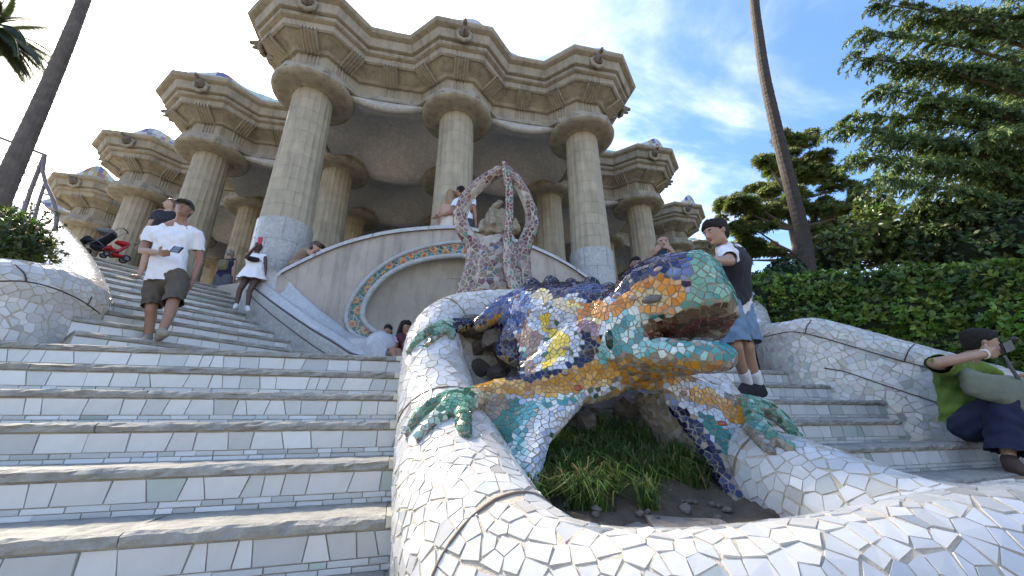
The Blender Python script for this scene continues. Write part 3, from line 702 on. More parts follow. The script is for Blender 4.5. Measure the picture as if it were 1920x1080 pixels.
# ------------------------------------------------------------------ white mosaic ramps beside the upper flights
def ons(px, py, s):                    # sight line against the upright plane along the flight
    r = Vector(ray(px, py)); return r*(s/r.dot(EH))
def ramp(mir):
    rp = empty('mosaic_ramp', (0, 0, 0), label='shiny white mosaic ramp with two ridges sliding from the left column to a knob' if not mir else 'white mosaic ramp right of the bench wall, mostly hidden behind the lizard', cat='ramp')
    outer = [W(*q) for q in [(468, 530, 6.95), (486, 546, 6.75), (520, 572, 6.45), (575, 610, 6.1), (625, 640, 5.85), (660, 662, 5.6), (690, 668, 5.5)]]
    inner = [onv(*q, WV-.01) for q in [(505, 500), (535, 522), (565, 553), (600, 585), (632, 610), (656, 630), (690, 640)]]
    outer = catmull(outer, 5); inner = catmull(inner, 5); v = []; f = []; m_ = 12
    for a, b in zip(outer, inner):
        for j in range(m_+1):
            t = j/m_; h = .09*math.sin(math.pi*min(1, t*2.4))**1 if t < .42 else (-.05 if t < .6 else .06*math.sin(math.pi*(t-.6)/.4))
            h = .10*math.exp(-((t-.2)/.13)**2)+.09*math.exp(-((t-.86)/.12)**2)-.03*math.exp(-((t-.52)/.2)**2)
            v.append(a.lerp(b, t)+Vector((0, 0, h)))
    n = len(outer)
    for i in range(n-1):
        for j in range(m_): f.append((i*(m_+1)+j, i*(m_+1)+j+1, (i+1)*(m_+1)+j+1, (i+1)*(m_+1)+j))
    P_ = (lambda p: mirror(p)) if mir else (lambda p: p)
    fl_ = (lambda q: q[::-1]) if mir else (lambda q: q)
    link('ramp_top', mesh([P_(p) for p in v], [fl_(q) for q in f]), mat('ramp_mosaic', (.56, .58, .59), (.46, .49, .52), rough=.2, scale=5, joints=(30, (.42, .42, .4), .22)), rp, smooth=True)
    v = []
    for a in outer: v += [a, a+MH*.0-EH*.02+Vector((0, 0, -.06)), Vector((a.x, a.y, .6))-EH*.02]
    f = []
    for i in range(n-1):
        for j in range(2): f.append((i*3+j, i*3+3+j, i*3+4+j, i*3+1+j))
    link('ramp_side', mesh([P_(p) for p in v], [fl_(q) for q in f]), mat('side_mosaic', (.50, .50, .47), (.38, .39, .37), rough=.4, scale=4, joints=(20, (.33, .32, .28), .25)), rp)
    mb = MB()
    mb.tube([P_(a-EH*.012-Vector((0, 0, .01))) for a in outer], .011, 5)
    mb.tube([P_(a-EH*.03-Vector((0, 0, .17+.1*i/n))) for i, a in enumerate(outer)], .008, 5)
    link('joint_line', mb.mesh(), MATS['joint_dark'], rp)
    if not mir:
        kn = blob([[(W(690, 652, 5.9), .16), (W(712, 650, 5.7), .22)], [(W(715, 650, 5.7), .25), (W(715, 690, 5.7), .25)], [(W(655, 645, 6.1), .1), (W(700, 650, 5.8), .15)]], .03, 6); link('knob', kn, MATS['ramp_mosaic'], rp)
    return rp
ramp(False); ramp(True)
# ------------------------------------------------------------------ parapets of white broken tile
M_RING = MATS['joint_dark']
RB = {}
def parapet(name, label, path, wall_to, spacing, single, rings=(), seams=(), cat='parapet', tilecol=whites, ringm=None, group=None, wallw=1.0, voxel=.03, offs=None, keepfn=None, smooth=6, gap=.042):
    root = empty(name, (0, 0, 0), label=label, cat=cat, group=group)
    P = catmull([Vector((*p, 0)) if len(p) == 2 else Vector(p[:3]) for p in path], 6); rr = [p[3] for p in path]; Rr = catmull([Vector((r, 0, 0)) for r in rr], 6); Rr = [max(.03, q.x) for q in Rr]
    mb = MB(); mb.tube(P, Rr, 18)
    if wall_to is not None:
        for i in range(len(P)-1):
            a, b = P[i], P[i+1]; t = (b-a); t.z = 0; t.normalize(); s = Vector((t.y, -t.x, 0)); w0, w1 = Rr[i]*.93*wallw, Rr[i+1]*.93*wallw
            za = wall_to if not callable(wall_to) else wall_to(a)
            a2, b2 = a-t*.02, b+t*.02
            q = [a2+s*w0, a2-s*w0, b2-s*w1, b2+s*w1]; mb.add([Vector((p.x, p.y, za)) for p in q]+q, [(3, 2, 1, 0), (4, 5, 6, 7), (0, 1, 5, 4), (1, 2, 6, 5), (2, 3, 7, 6), (3, 0, 4, 7)])
    me = fuse(mb.mesh(), voxel, smooth, 'body')
    cuts = []
    for t in rings:
        i = min(int(t*(len(P)-1)), len(P)-2); c = P[i]; d = (P[i+1]-P[i]).normalized(); cuts.append((c, d, Rr[i]))
    def keep(p): return all(abs((p-c).dot(d)) > .010 or (p-c).length > r*1.6 for c, d, r in cuts) and (keepfn(p) if keepfn else True)
    link('grout_body', me, M_GROUT, root)
    # crack-free: the pieces beside a ring are set back from it
    shards(me, spacing, lambda p, nv: None if not keep(p) else tilecol(p, nv), root, M_TILE, single=single, gap=gap)
    bvh = BVHTree.FromPolygons([v_.co for v_ in me.vertices], [tuple(p_.vertices) for p_ in me.polygons])
    RB[label] = bvh
    for L_ in seams:
        pts = []
        for q in catmull([Vector((x, y, 0)) for x, y in L_], 6):
            h = bvh.ray_cast(Vector((0, 0, 0)), Vector(ray(q.x, q.y)).normalized())[0]
            if h: pts.append(h*.9985)
        mb = MB(); mb.tube(pts, .006, 6); link('seam_line', mb.mesh(), M_RING, root, smooth=True)
    for c, d, r in cuts:
        e = d.orthogonal().normalized(); b = d.cross(e); pts = []
        for k in range(41):
            a = 2*math.pi*k/40; q = c+(e*math.cos(a)+b*math.sin(a))*r*2.5; h = bvh.ray_cast(q, (c-q).normalized())[0]
            if h: pts.append(h+(q-c).normalized()*.002)
        mb = MB(); mb.tube(pts, .0065, 6, cap=False); link('joint_ring', mb.mesh(), ringm or M_RING, root, smooth=True)
    return root
def pw(px, py, y, r): p = W(px, py, y); return (p.x, p.y, p.z, r)
M_JR = mat('joint_tan', (.22, .17, .12), (.12, .09, .07), rough=.85, scale=20)
rim_path = [pw(1040, 565, 3.75, .13), pw(985, 566, 3.65, .13), pw(905, 572, 3.5, .14), pw(845, 592, 3.35, .18), pw(815, 635, 3.15, .22), pw(815, 705, 2.92, .255), pw(832, 800, 2.58, .29), pw(855, 900, 2.2, .315), pw(885, 1000, 1.87, .32), pw(940, 1092, 1.63, .305), pw(1040, 1163, 1.48, .285), pw(1180, 1190, 1.40, .268), pw(1400, 1178, 1.38, .255), pw(1640, 1135, 1.40, .245), pw(1850, 1082, 1.46, .248), pw(2080, 1050, 1.56, .27)]
rim = parapet('white_basin', 'thick white broken-tile tube curling round the lizard basin from the left steps to the foreground', rim_path, -1.0, .070, 300, rings=(.20, .40, .60, .985), cat='basin', ringm=M_JR)
r2 = [pw(1310, 705, 3.3, .18), pw(1350, 775, 2.9, .2), pw(1400, 868, 2.5, .235), pw(1470, 905, 2.2, .245), pw(1580, 955, 1.92, .24), pw(1720, 1015, 1.7, .235), pw(1860, 1055, 1.55, .24), pw(2060, 1075, 1.5, .26)]
parapet('white_basin', 'white broken-tile arm of the basin running from the lizard\'s right foot down right', r2, -.9, .066, 300, rings=(.42,), cat='basin', ringm=M_JR)
lp_ = [pw(-260, 560, 3.0, .26), pw(-100, 540, 3.3, .27), pw(20, 537, 3.55, .27), pw(100, 549, 3.85, .27), pw(147, 565, 4.15, .26), pw(152, 545, 4.7, .25), pw(133, 500, 5.5, .27), pw(110, 462, 6.4, .28), pw(82, 425, 7.6, .30), pw(55, 395, 9.0, .32)]
parapet('left_parapet', 'broad white mosaic parapet left of the upper steps, holding the shrub bed', lp_, .5, .08, 300, seams=([(-60, 528), (0, 527), (50, 528), (100, 540), (150, 562), (188, 588)], [(28, 496), (45, 512), (50, 527)], [(172, 556), (168, 566), (163, 572)]), wallw=.9, tilecol=lambda p, n: tuple(x*.93 for x in whites(p)))
rp_ = [pw(1404, 524, 8.6, .075), pw(1410, 545, 7.8, .10), pw(1420, 580, 7.0, .14), pw(1432, 622, 6.1, .17), pw(1478, 628, 5.5, .19), pw(1520, 622, 5.3, .20), pw(1580, 636, 5.1, .20), pw(1700, 672, 4.75, .205), pw(1920, 736, 4.3, .21), pw(2200, 810, 3.9, .21)]
parapet('right_parapet', 'humped white mosaic parapet climbing beside the right steps in front of the hedge', rp_, -.8, .085, 300, seams=([(1432, 632), (1483, 622), (1530, 630), (1589, 647), (1685, 675), (1748, 692), (1900, 735)], [(1521, 600), (1513, 612), (1510, 624)], [(1722, 640), (1705, 655), (1696, 676)], [(1545, 690), (1585, 697), (1640, 716), (1700, 736), (1767, 758), (1900, 800)]), wallw=.95, tilecol=lambda p, n: tuple(x*random.uniform(.9, 1) for x in whites(p)))
# basin: soil, rocks, flagstone edge
v = []; f = []
NXb, NYb = 26, 22
for j in range(NYb+1):
    for i in range(NXb+1):
        t, s_ = j/NYb, i/NXb; a = W(905+560*s_, 985-10*math.sin(math.pi*s_), 1.62+.25*s_); b = W(860+560*s_, 690+50*s_, 3.5)
        p = a.lerp(b, t); p.z = -.42+.62*t**1.2+.05*noise.noise(p*3)+.025*noise.noise(p*11); v.append(p)
for j in range(NYb):
    for i in range(NXb): f.append((j*(NXb+1)+i, j*(NXb+1)+i+1, (j+1)*(NXb+1)+i+1, (j+1)*(NXb+1)+i))
soil = link('basin_soil', mesh(v, f), mat('basin_earth', (.085, .065, .045), (.16, .125, .09), rough=1, scale=14, bump=1, bscale=60), kind='structure', smooth=True)
sb = BVHTree.FromPolygons(v, f)
M_ROCK = mat('rock', (.22, .19, .155), (.09, .08, .07), rough=.95, scale=7, bump=.9, bscale=30, vary=.3)
def rock(name, c, r, parent=None, m=M_ROCK, **k):
    bm = bmesh.new(); bmesh.ops.create_icosphere(bm, subdivisions=2, radius=1); sd_ = random.uniform(0, 50)
    for q in bm.verts: w = q.co.copy(); q.co = Vector((w.x*r[0], w.y*r[1], w.z*r[2]))*(1+.38*noise.noise(w*1.7+Vector((sd_, 0, 0)))+.12*noise.noise(w*5+Vector((sd_, 0, 0))))
    me = bpy.data.meshes.new(name); bm.to_mesh(me); bm.free(); o = link(name, me, m, parent, **k); o.location = c; o.rotation_euler = (random.uniform(-.4, .4), random.uniform(-.4, .4), random.uniform(0, 6)); return o
bank = empty('rock_bank', W(930, 660, 3.3), label='bank of rough brown rocks behind and below the mosaic lizard', cat='rocks')
for k in range(46):
    if k < 22: p = W(random.uniform(885, 1010), random.uniform(610, 720), random.uniform(3.15, 3.5)); s_ = random.uniform(.08, .16)
    else: p = W(random.uniform(1040, 1290), random.uniform(755, 860), random.uniform(2.75, 3.1)); s_ = random.uniform(.07, .15)
    o = rock('rock', Vector(p)-bank.location, (s_, s_*.8, s_*.65), bank)
back = MB(); 
v = []; f = []
for i in range(17):
    for j in range(7): p = W(860+30*i, 605+40*j, 3.45-.02*j); p += Vector((0, .12*noise.noise(p*4), 0)); v.append(p-bank.location)
for i in range(16):
    for j in range(6): f.append((i*7+j, i*7+j+1, i*7+8+j, i*7+7+j))
link('rock_face', mesh(v, f), M_ROCK, bank)
fs = empty('flagstone_edge', W(1240, 985, 1.75), label='low grey flagstone edging the front of the grass basin', cat='kerb')
for k, (xa, xb) in enumerate([(1085, 1230), (1232, 1390)]):
    a, b = W(xa, 992, 1.78), W(xb, 1000, 1.80); nosing(a-fs.location, (b-a).normalized(), (b-a).length-.004, .16, .09, Vector((0, 1, .12)).normalized(), 'slab', fs, kind=None, rough=1.5, seg=.04, m=mat('flagstone', (.27, .245, .21), (.16, .14, .12), rough=.95, scale=9, bump=.7, bscale=50))

for k in range(26):
    h = sb.ray_cast(Vector((0, 0, 0)), Vector(ray(random.uniform(1010, 1370), random.uniform(900, 985))).normalized())[0]
    if h: q = random.uniform(.012, .035); o = rock('pebble', h-Vector(bank.location)+Vector((0, 0, q*.3)), (q, q*.8, q*.5), bank)
for k, (px, py) in enumerate([(1095, 815), (1130, 805), (1165, 800), (1205, 812), (1235, 800), (1270, 850), (1060, 800)]):
    h = sb.ray_cast(Vector((0, 0, 0)), Vector(ray(px, py+25)).normalized())[0]
    if h: q = random.uniform(.06, .09); rock('rock', h-Vector(bank.location), (q*1.2, q*.8, q*.6), bank, m=mat('pale_rock', (.30, .25, .19), (.15, .12, .095), rough=.95, scale=7, bump=.9, bscale=30))
# ------------------------------------------------------------------ the mosaic lizard
def B(px, py, y, r): return (W(px, py, y), r)
HF, HL = Vector((.73, -.69, 0)).normalized(), Vector((-.69, -.73, 0)).normalized(); HC = Vector((.868, 2.346, 0))
def H(f, l, z, r): return (HC+HF*f+HL*l+Vector((0, 0, z)), r)
def HH(f, l, z, r): return [H(f, l, z, r), H(f, -l, z, r)]
hs = []
hs.append(HH(.03, .04, .80, .195)+HH(.18, .05, .83, .175)+HH(-.12, .03, .67, .20))
hs.append(HH(.18, .05, .84, .165)+HH(.33, .055, .85, .125)+HH(.40, .05, .70, .075)+HH(.22, .09, .69, .09))
hs.append(HH(.33, .05, .84, .12)+HH(.43, .05, .70, .06)+HH(.445, .045, .655, .045)+HH(.2, .11, .655, .06))
hs.append([H(.0, .17, .625, .03), H(.42, .09, .645, .03), H(.46, -.06, .60, .03), H(.33, -.20, .52, .03), H(0, -.25, .49, .04), H(.1, 0, .75, .1)])
hs.append(HH(-.04, .11, .42, .10)+HH(.12, .11, .40, .078)+HH(.30, .09, .362, .07))
hs.append(HH(.26, .09, .365, .085)+HH(.35, .055, .355, .075)+[H(.375, 0, .355, .072)])
hs.append([H(.33, 0, .345, .06), H(.12, 0, .345, .08), H(-.12, 0, .39, .12), H(-.1, .06, .40, .11)])
hs.append(HH(-.14, .11, .46, .14)+HH(-.14, .05, .66, .215)+HH(-.07, .12, .45, .10))
def C(x, y, z, r): return (Vector((x, y, z)), r)
hs.append([C(.80, 2.48, .70, .235), C(.66, 2.60, .685, .25)]); hs.append([C(.66, 2.60, .685, .255), C(.5, 2.75, .74, .295)])
hs.append([C(.5, 2.75, .74, .295), C(.25, 2.95, .82, .29)]); hs.append([C(.25, 2.95, .82, .29), C(.07, 3.15, .87, .24)])
hs.append([C(.07, 3.15, .87, .235), C(.0, 3.42, .98, .15)])
hs.append([B(975, 640, 2.95, .15), B(1035, 640, 2.85, .22)]); hs.append([B(958, 645, 2.95, .11), B(985, 600, 3.0, .15)]); hs.append([B(950, 655, 2.95, .09), B(970, 670, 2.9, .08)])
hs.append([B(985, 688, 2.72, .06), B(1062, 672, 2.66, .14), B(1030, 630, 2.82, .21), B(1000, 660, 2.8, .12)]); hs.append([B(990, 700, 2.6, .075), B(1075, 672, 2.58, .17), B(1110, 640, 2.55, .2)])
hs.append([C(.78, 2.42, .52, .17), B(1175, 675, 2.5, .17)]); hs.append([B(1240, 668, 2.35, .10), B(1175, 680, 2.5, .16), B(1265, 672, 2.25, .05)])
hs.append([B(1100, 665, 2.55, .2), B(1175, 670, 2.52, .18)]); hs.append([B(1150, 695, 2.5, .12), B(1230, 695, 2.5, .11), B(1100, 700, 2.5, .11)])
# near fore leg and its apron
hs.append([B(1095, 690, 2.5, .15), B(1000, 722, 2.5, .095)]); hs.append([B(1000, 726, 2.5, .095), B(930, 735, 2.45, .075), B(890, 745, 2.40, .068)])
hs.append([B(1085, 735, 2.45, .07), B(1000, 745, 2.47, .08), B(940, 770, 2.45, .055), B(1022, 815, 2.27, .05), B(965, 835, 2.27, .05)])
hs.append([B(900, 757, 2.42, .06), B(940, 770, 2.40, .06), B(965, 835, 2.27, .05)])
hs.append([B(1016, 812, 2.27, .05), B(965, 835, 2.27, .05), B(984, 930, 2.02, .05), B(994, 895, 2.1, .035)])
hs.append([B(1085, 735, 2.45, .075), B(1150, 718, 2.5, .08), B(1110, 742, 2.46, .05)])
# far fore leg
hs.append([B(1228, 705, 2.5, .10), B(1300, 752, 2.5, .06), B(1390, 768, 2.55, .06)])
hs.append([B(1258, 750, 2.47, .045), B(1330, 755, 2.5, .055), B(1383, 785, 2.5, .05), B(1362, 840, 2.35, .045), B(1312, 828, 2.35, .03)])
hs.append([B(1360, 840, 2.35, .045), B(1312, 828, 2.35, .03), B(1382, 935, 2.2, .045), B(1352, 892, 2.25, .03)])
hs.append([B(1205, 748, 2.75, .06), B(1262, 862, 2.65, .04), B(1345, 948, 2.45, .035), B(1380, 955, 2.35, .04), B(1320, 838, 2.4, .03), B(1262, 755, 2.48, .04)])
bA = [v for k, v in RB.items() if 'arm of the basin' in k][0]; bR = [v for k, v in RB.items() if 'curling round' in k][0]
def Sf(bv, px, py, off, r):
    d = Vector(ray(px, py)).normalized(); h = bv.ray_cast(Vector((0, 0, 0)), d)[0]
    return (h-d*off, r) if h else None
def paw(bv, palm, fingers, wrist=None):
    P_ = [Sf(bv, *q) for q in palm]
    if None in P_: return
    hs.append(P_+([wrist] if wrist else []))
    for fg in fingers:
        q = [Sf(bv, *k) for k in fg]
        for u_, w_ in zip(q, q[1:]):
            if u_ and w_: hs.append([u_, w_])
paw(bA, [(1402, 790, .03, .06), (1428, 806, .03, .055)], [[(1425, 800, .03, .045), (1452, 822, .03, .035), (1480, 838, .02, .022)], [(1410, 806, .03, .045), (1428, 828, .025, .03), (1446, 846, .015, .02)]], B(1400, 762, 2.5, .06))
hs.append([B(1395, 760, 2.5, .07), B(1435, 764, 2.47, .055)])
for q in ([(1430, 764, 2.45, .05), (1462, 782, 2.42, .042)], [(1462, 782, 2.42, .042), (1482, 804, 2.35, .034)], [(1482, 804, 2.35, .034), (1500, 828, 2.25, .022)]): hs.append([B(*k) for k in q])
# near fore foot
paw(bR, [(878, 745, .035, .058), (838, 752, .035, .055), (868, 765, .03, .05)], [[(840, 748, .035, .05), (802, 764, .03, .040), (782, 786, .028, .034), (765, 812, .018, .024)], [(845, 758, .04, .05), (815, 786, .032, .036), (798, 806, .025, .030), (786, 824, .015, .020)], [(850, 764, .035, .04), (832, 782, .025, .03)], [(870, 758, .035, .05), (868, 785, .035, .044), (870, 802, .03, .038), (873, 814, .02, .030)]], B(905, 745, 2.42, .07))
# near hind leg
for q in ([(985, 585, 2.95, .13), (945, 573, 3.0, .085)], [(945, 573, 3.0, .08), (922, 590, 3.0, .075)], [(922, 592, 3.0, .07), (900, 608, 3.0, .06)], ): hs.append([B(*k) for k in q])
paw(bR, [(900, 609, .05, .058), (852, 609, .035, .055), (832, 612, .035, .05)], [[(832, 610, .035, .05), (802, 622, .03, .036), (784, 636, .025, .030), (768, 658, .015, .022)], [(848, 615, .03, .045), (846, 632, .02, .026)], [(836, 616, .035, .042), (812, 634, .025, .028), (800, 648, .012, .018)]])
for i, (px, py, y) in enumerate([(992, 537, 3.06), (1028, 534, 2.98), (1066, 540, 2.88), (1103, 537, 2.78), (1138, 548, 2.68), (1170, 549, 2.6), (1204, 536, 2.5), (1240, 507, 2.4), (1274, 496, 2.3)]):
    hs.append([B(px+4, py-7, y-.01, .050), B(px-12, py+20, y-.12, .042)]); hs.append([B(px+12, py-3, y+.06, .045), B(px+4, py-7, y, .050)]); hs.append([B(px+24, py+10, y-.06, .036), B(px-10, py+12, y, .036)])
liz = empty('mosaic_lizard', (0.5, 2.6, 0), label='large open-mouthed mosaic lizard in blue, orange and green tiles lying over the white rim', cat='sculpture')
LI = Matrix.Translation(liz.location).inverted()
lbody = blob(hs, .0125, 2, 'body')
lbvh = BVHTree.FromPolygons([v_.co for v_ in lbody.vertices], [tuple(p_.vertices) for p_ in lbody.polygons])
def hitpx(px, py, bv=None):
    h = (bv or lbvh).ray_cast(Vector((0, 0, 0)), Vector(ray(px, py)).normalized()); return h[0], h[1]
GRN = [(.06, .22, .13), (.10, .30, .20), (.20, .42, .30), (.04, .15, .09), (.45, .60, .52)]
TEAL = [(.02, .16, .14), (.03, .20, .17), (.05, .24, .20)]
TURQ = [(.10, .42, .44), (.30, .58, .58), (.62, .72, .70), (.06, .30, .34), (.45, .66, .66)]
BLUE = [(.008, .009, .042), (.012, .014, .065), (.007, .008, .030), (.018, .02, .085), (.035, .045, .14)]
MID = [(.06, .11, .32), (.12, .20, .44), (.05, .08, .27), (.22, .32, .56)]
PALE = [(.46, .54, .66), (.56, .62, .70), (.38, .46, .60), (.62, .66, .70)]
ORA = [(.62, .24, .03), (.70, .30, .05), (.55, .20, .03), (.66, .36, .12)]
OCH = [(.58, .30, .04), (.52, .25, .03), (.62, .38, .10), (.45, .22, .05)]
CRM = [(.62, .48, .24), (.60, .52, .34), (.66, .58, .42)]
YEL = [(.78, .62, .08), (.74, .55, .05), (.80, .70, .25)]
BRN = [(.34, .22, .18), (.42, .30, .24), (.28, .18, .15), (.38, .26, .30)]
RED = [(.10, .032, .024), (.075, .03, .022), (.15, .045, .03), (.09, .06, .04), (.16, .11, .07)]
STN = [(.26, .22, .17), (.34, .30, .24), (.22, .20, .17), (.30, .24, .16), (.38, .36, .32)]
SNT = [(.12, .34, .27), (.20, .44, .36), (.08, .26, .22), (.28, .50, .42)]
MIX = PALE+PALE+[(.66, .67, .66), (.60, .64, .68)]
ZQ = lambda L: [(740+x/1.661, 430+y/1.661) for x, y in L]
REG = [([(750, 712), (884, 712), (892, 760), (892, 835), (750, 840)], GRN), ([(740, 588), (850, 588), (853, 640), (740, 690)], GRN),
 ([(1396, 722), (1440, 730), (1520, 830), (1500, 845), (1400, 800), (1388, 760)], GRN+SNT),
 ([(847, 588), (903, 590), (930, 603), (940, 640), (847, 640)], BLUE), ([(895, 535), (978, 535), (996, 570), (985, 600), (975, 628), (935, 600), (905, 600)], MID),
 ([(920, 600), (962, 622), (972, 650), (985, 670), (978, 705), (925, 690)], BLUE),
 ([(1195, 608), (1250, 594), (1300, 577), (1372, 566), (1345, 600), (1328, 634), (1215, 636)], RED),
 ([(1300, 578), (1345, 562), (1385, 562), (1385, 612), (1345, 640), (1326, 634), (1345, 600)], RED+STN[:3]),
 ([(970, 500), (978, 545), (1000, 548), (1020, 540), (1042, 560), (1078, 550), (1100, 566), (1135, 562), (1160, 548), (1200, 530), (1250, 510), (1290, 495), (1300, 440)], BLUE),
 ('E', (1222, 560, 33, 17), CRM), ('E', (1234, 554, 54, 34), ORA+[(.68, .40, .2)]),
 ([(1290, 440), (1330, 460), (1385, 560), (1372, 568), (1300, 577), (1286, 572), (1278, 558), (1296, 540), (1300, 500)], SNT),
 ([(1155, 548), (1215, 515), (1300, 440), (1300, 530), (1285, 550), (1262, 525), (1215, 522), (1170, 552)], BLUE+MID),
 ([(1150, 570), (1170, 550), (1215, 525), (1205, 545), (1188, 565), (1150, 590)], ORA),
 ([(1140, 590), (1190, 572), (1205, 580), (1250, 578), (1310, 545), (1296, 578), (1215, 598), (1196, 612), (1215, 634), (1385, 640), (1380, 672), (1300, 668), (1205, 668), (1150, 675), (1120, 690), (1128, 640)], TURQ),
 ([(1200, 668), (1380, 668), (1345, 694), (1255, 702), (1215, 690)], PALE+STN),
 ([(880, 708), (1000, 714), (1075, 692), (1150, 662), (1205, 680), (1300, 697), (1350, 690), (1320, 712), (1240, 722), (1150, 716), (1050, 742), (980, 744), (885, 728)], OCH+CRM[:1]),
 (ZQ([(425, 190), (445, 168), (470, 192), (510, 198), (545, 232), (590, 238), (570, 268), (530, 252), (500, 238), (465, 218), (440, 220)]), CRM+YEL[2:]),
 (ZQ([(540, 212), (570, 232), (625, 222), (680, 232), (700, 212), (700, 260), (660, 285), (640, 285), (600, 270), (575, 292), (550, 262)]), ORA),
 (ZQ([(455, 268), (480, 260), (492, 300), (532, 328), (548, 365), (522, 392), (497, 420), (452, 448), (478, 372), (492, 346), (458, 312)]), YEL),
 (ZQ([(395, 222), (427, 232), (412, 290), (465, 340), (432, 400), (445, 442), (395, 448), (420, 390), (372, 342), (384, 290)]), BRN[:3]),
 (ZQ([(560, 278), (600, 288), (642, 300), (630, 342), (585, 352)]), BRN[2:]+BLUE[:1]),
 (ZQ([(590, 262), (650, 280), (640, 310), (600, 300)]), CRM),
 (ZQ([(325, 462), (430, 448), (520, 438), (570, 388), (600, 346), (645, 325), (655, 385), (600, 412), (530, 472), (400, 492), (325, 478)]), BLUE),
 (ZQ([(312, 298), (352, 298), (372, 350), (395, 400), (362, 425), (318, 385)]), BLUE),
 (ZQ([(362, 335), (432, 380), (425, 410), (390, 445), (380, 400)]), TURQ),
 (ZQ([(365, 195), (402, 188), (398, 225), (385, 290), (368, 335), (350, 300)]), MID+PALE[:1]),
 ([(876, 722), (945, 735), (960, 765), (905, 795)], STN+CRM+[(.30, .16, .15)]),
 ([(900, 795), (962, 748), (982, 760), (955, 830), (940, 850)], TEAL),
 ([(962, 760), (1060, 738), (1110, 728), (1070, 752), (1005, 768), (988, 800), (992, 905), (965, 890), (955, 820)], TURQ+TURQ[:1]),
 ([(885, 790), (1000, 760), (1110, 745), (1040, 800), (1000, 860), (1000, 960), (960, 960), (930, 840)], PALE+[(.5, .5, .48)]),
 ([(1280, 722), (1345, 735), (1398, 772), (1390, 800), (1366, 788), (1345, 764), (1300, 752)], OCH+CRM[:1]),
 ([(1240, 730), (1275, 752), (1305, 790), (1345, 840), (1390, 935), (1352, 920), (1310, 840), (1262, 780)], BLUE+[(.5, .55, .62), (.2, .26, .5)]),
 ([(1300, 762), (1340, 790), (1372, 812), (1365, 860), (1325, 805)], TEAL+CRM[:1]),
 ([(1270, 745), (1400, 790), (1380, 830), (1340, 830)], PALE)]
def pick(L, p):                          # neighbours tend to share a colour
    if random.random() < .12: return random.choice(L)
    t = .5+.85*noise.noise(Vector(p)*6.0); return L[int(min(.999, max(0, t))*len(L))]
def lizcol(p, n):
    px, py = pix(p)
    fac = n.dot(-p.normalized())
    if n.z < -.45 and not (1190 < px < 1385 and 560 < py < 640): return sh_(random.choice(STN if not (py < 735 and px < 1350 and fac > .2) else OCH+STN))
    if 1190 < px < 1365 and 600 < py < 640 and fac < .25: return sh_(random.choice(RED))
    for q in REG:
        if q[0] == 'E':
            x, y, a, b = q[1]
            if ((px-x)/a)**2+((py-y)/b)**2 < 1: return sh_(random.choice(q[2]))
        elif inside(px, py, q[0]): return sh_(pick(q[1], p))
    if px > 1180 and py > 740: return sh_(random.choice(STN))
    return sh_((.03, .10, .07) if random.random() < .08 else pick(MIX, p))
def sh_(c): k = random.uniform(.88, 1.12)*(.88 if max(c)-min(c) > .12 else .9); return tuple(min(.85, x*k) for x in c)
me_ = lbody.copy(); me_.transform(LI); link('grout_body', me_, M_GROUTD, liz)
M_LIZ = mat('lizard_tile', (1, 1, 1), attr=True, rough=.2, scale=16, c2=(.86, .84, .80), coat=.1, bump=.04, bscale=40)
class _P:                                # shards are built in world space, then handed to their thing
    pass
def reparent(n0, root, inv):
    for o in list(COL.objects):
        if o.name not in n0 and o.parent is None and (o.name.startswith('tile_shard') or o.name.startswith('stripe')):
            if o.location.length > 0: o.location = inv @ o.location
            else: o.data.transform(inv)
            o.parent = root
n0 = set(o.name for o in COL.objects)
shards(lbody, .034, lizcol, None, M_LIZ, single=300, gap=.075, thick=.0035, bend=.65, mind=.6, back=-.5, tilt=.06, sizefn=lambda q: 1.25 if (q[1] < 2.45 and q[2] > .25 and q[0] > .75) else 1.0)
reparent(n0, liz, LI)
M_BOSS = mat('glazed_pebble', (.34, .26, .22), (.22, .17, .15), rough=.25, scale=12, vary=.3)
M_BOSSR = mat('red_pebble', (.30, .07, .03), rough=.2)
def boss(px, py, a, b, m=M_BOSS, name='pebble_boss', rot_=0):
    h, n = hitpx(px, py)
    if h is None: return
    bm = bmesh.new(); bmesh.ops.create_uvsphere(bm, u_segments=12, v_segments=8, radius=1); e1 = Vector((1, 0, 0)); e1 = (e1-n*e1.dot(n)).normalized(); e2 = n.cross(e1)
    e1, e2 = e1*math.cos(rot_)+e2*math.sin(rot_), e2*math.cos(rot_)-e1*math.sin(rot_)
    for q in bm.verts: w = q.co.copy(); q.co = h+e1*w.x*a+e2*w.y*b+n*w.z*min(a, b)*.75
    me = bpy.data.meshes.new(name); bm.to_mesh(me); bm.free(); me.transform(LI); link(name, me, m, liz, smooth=True)
for q in [(1234, 505), (1155, 556), (1186, 559), (988, 738), (978, 611), (1029, 614), (1053, 618), (1062, 653), (981, 680), (972, 555), (1023, 571), (1282, 737), (1060, 700), (1112, 606), (1262, 640), (1310, 645)]: boss(*q, random.uniform(.022, .032), random.uniform(.015, .02))
boss(1083, 728, .026, .022, M_BOSSR); boss(1354, 794, .03, .018, M_BOSSR)
boss(1222, 561, .060, .026, mat('eye_stone', (.07, .07, .08), (.14, .13, .13), rough=.2, scale=20), 'eye', .25)
boss(1143, 636, .03, .065, mat('ear_green', (.008, .03, .022), rough=.15), 'ear', 0)  # raised boss, its near-black colour stands in for the shade of a hollow
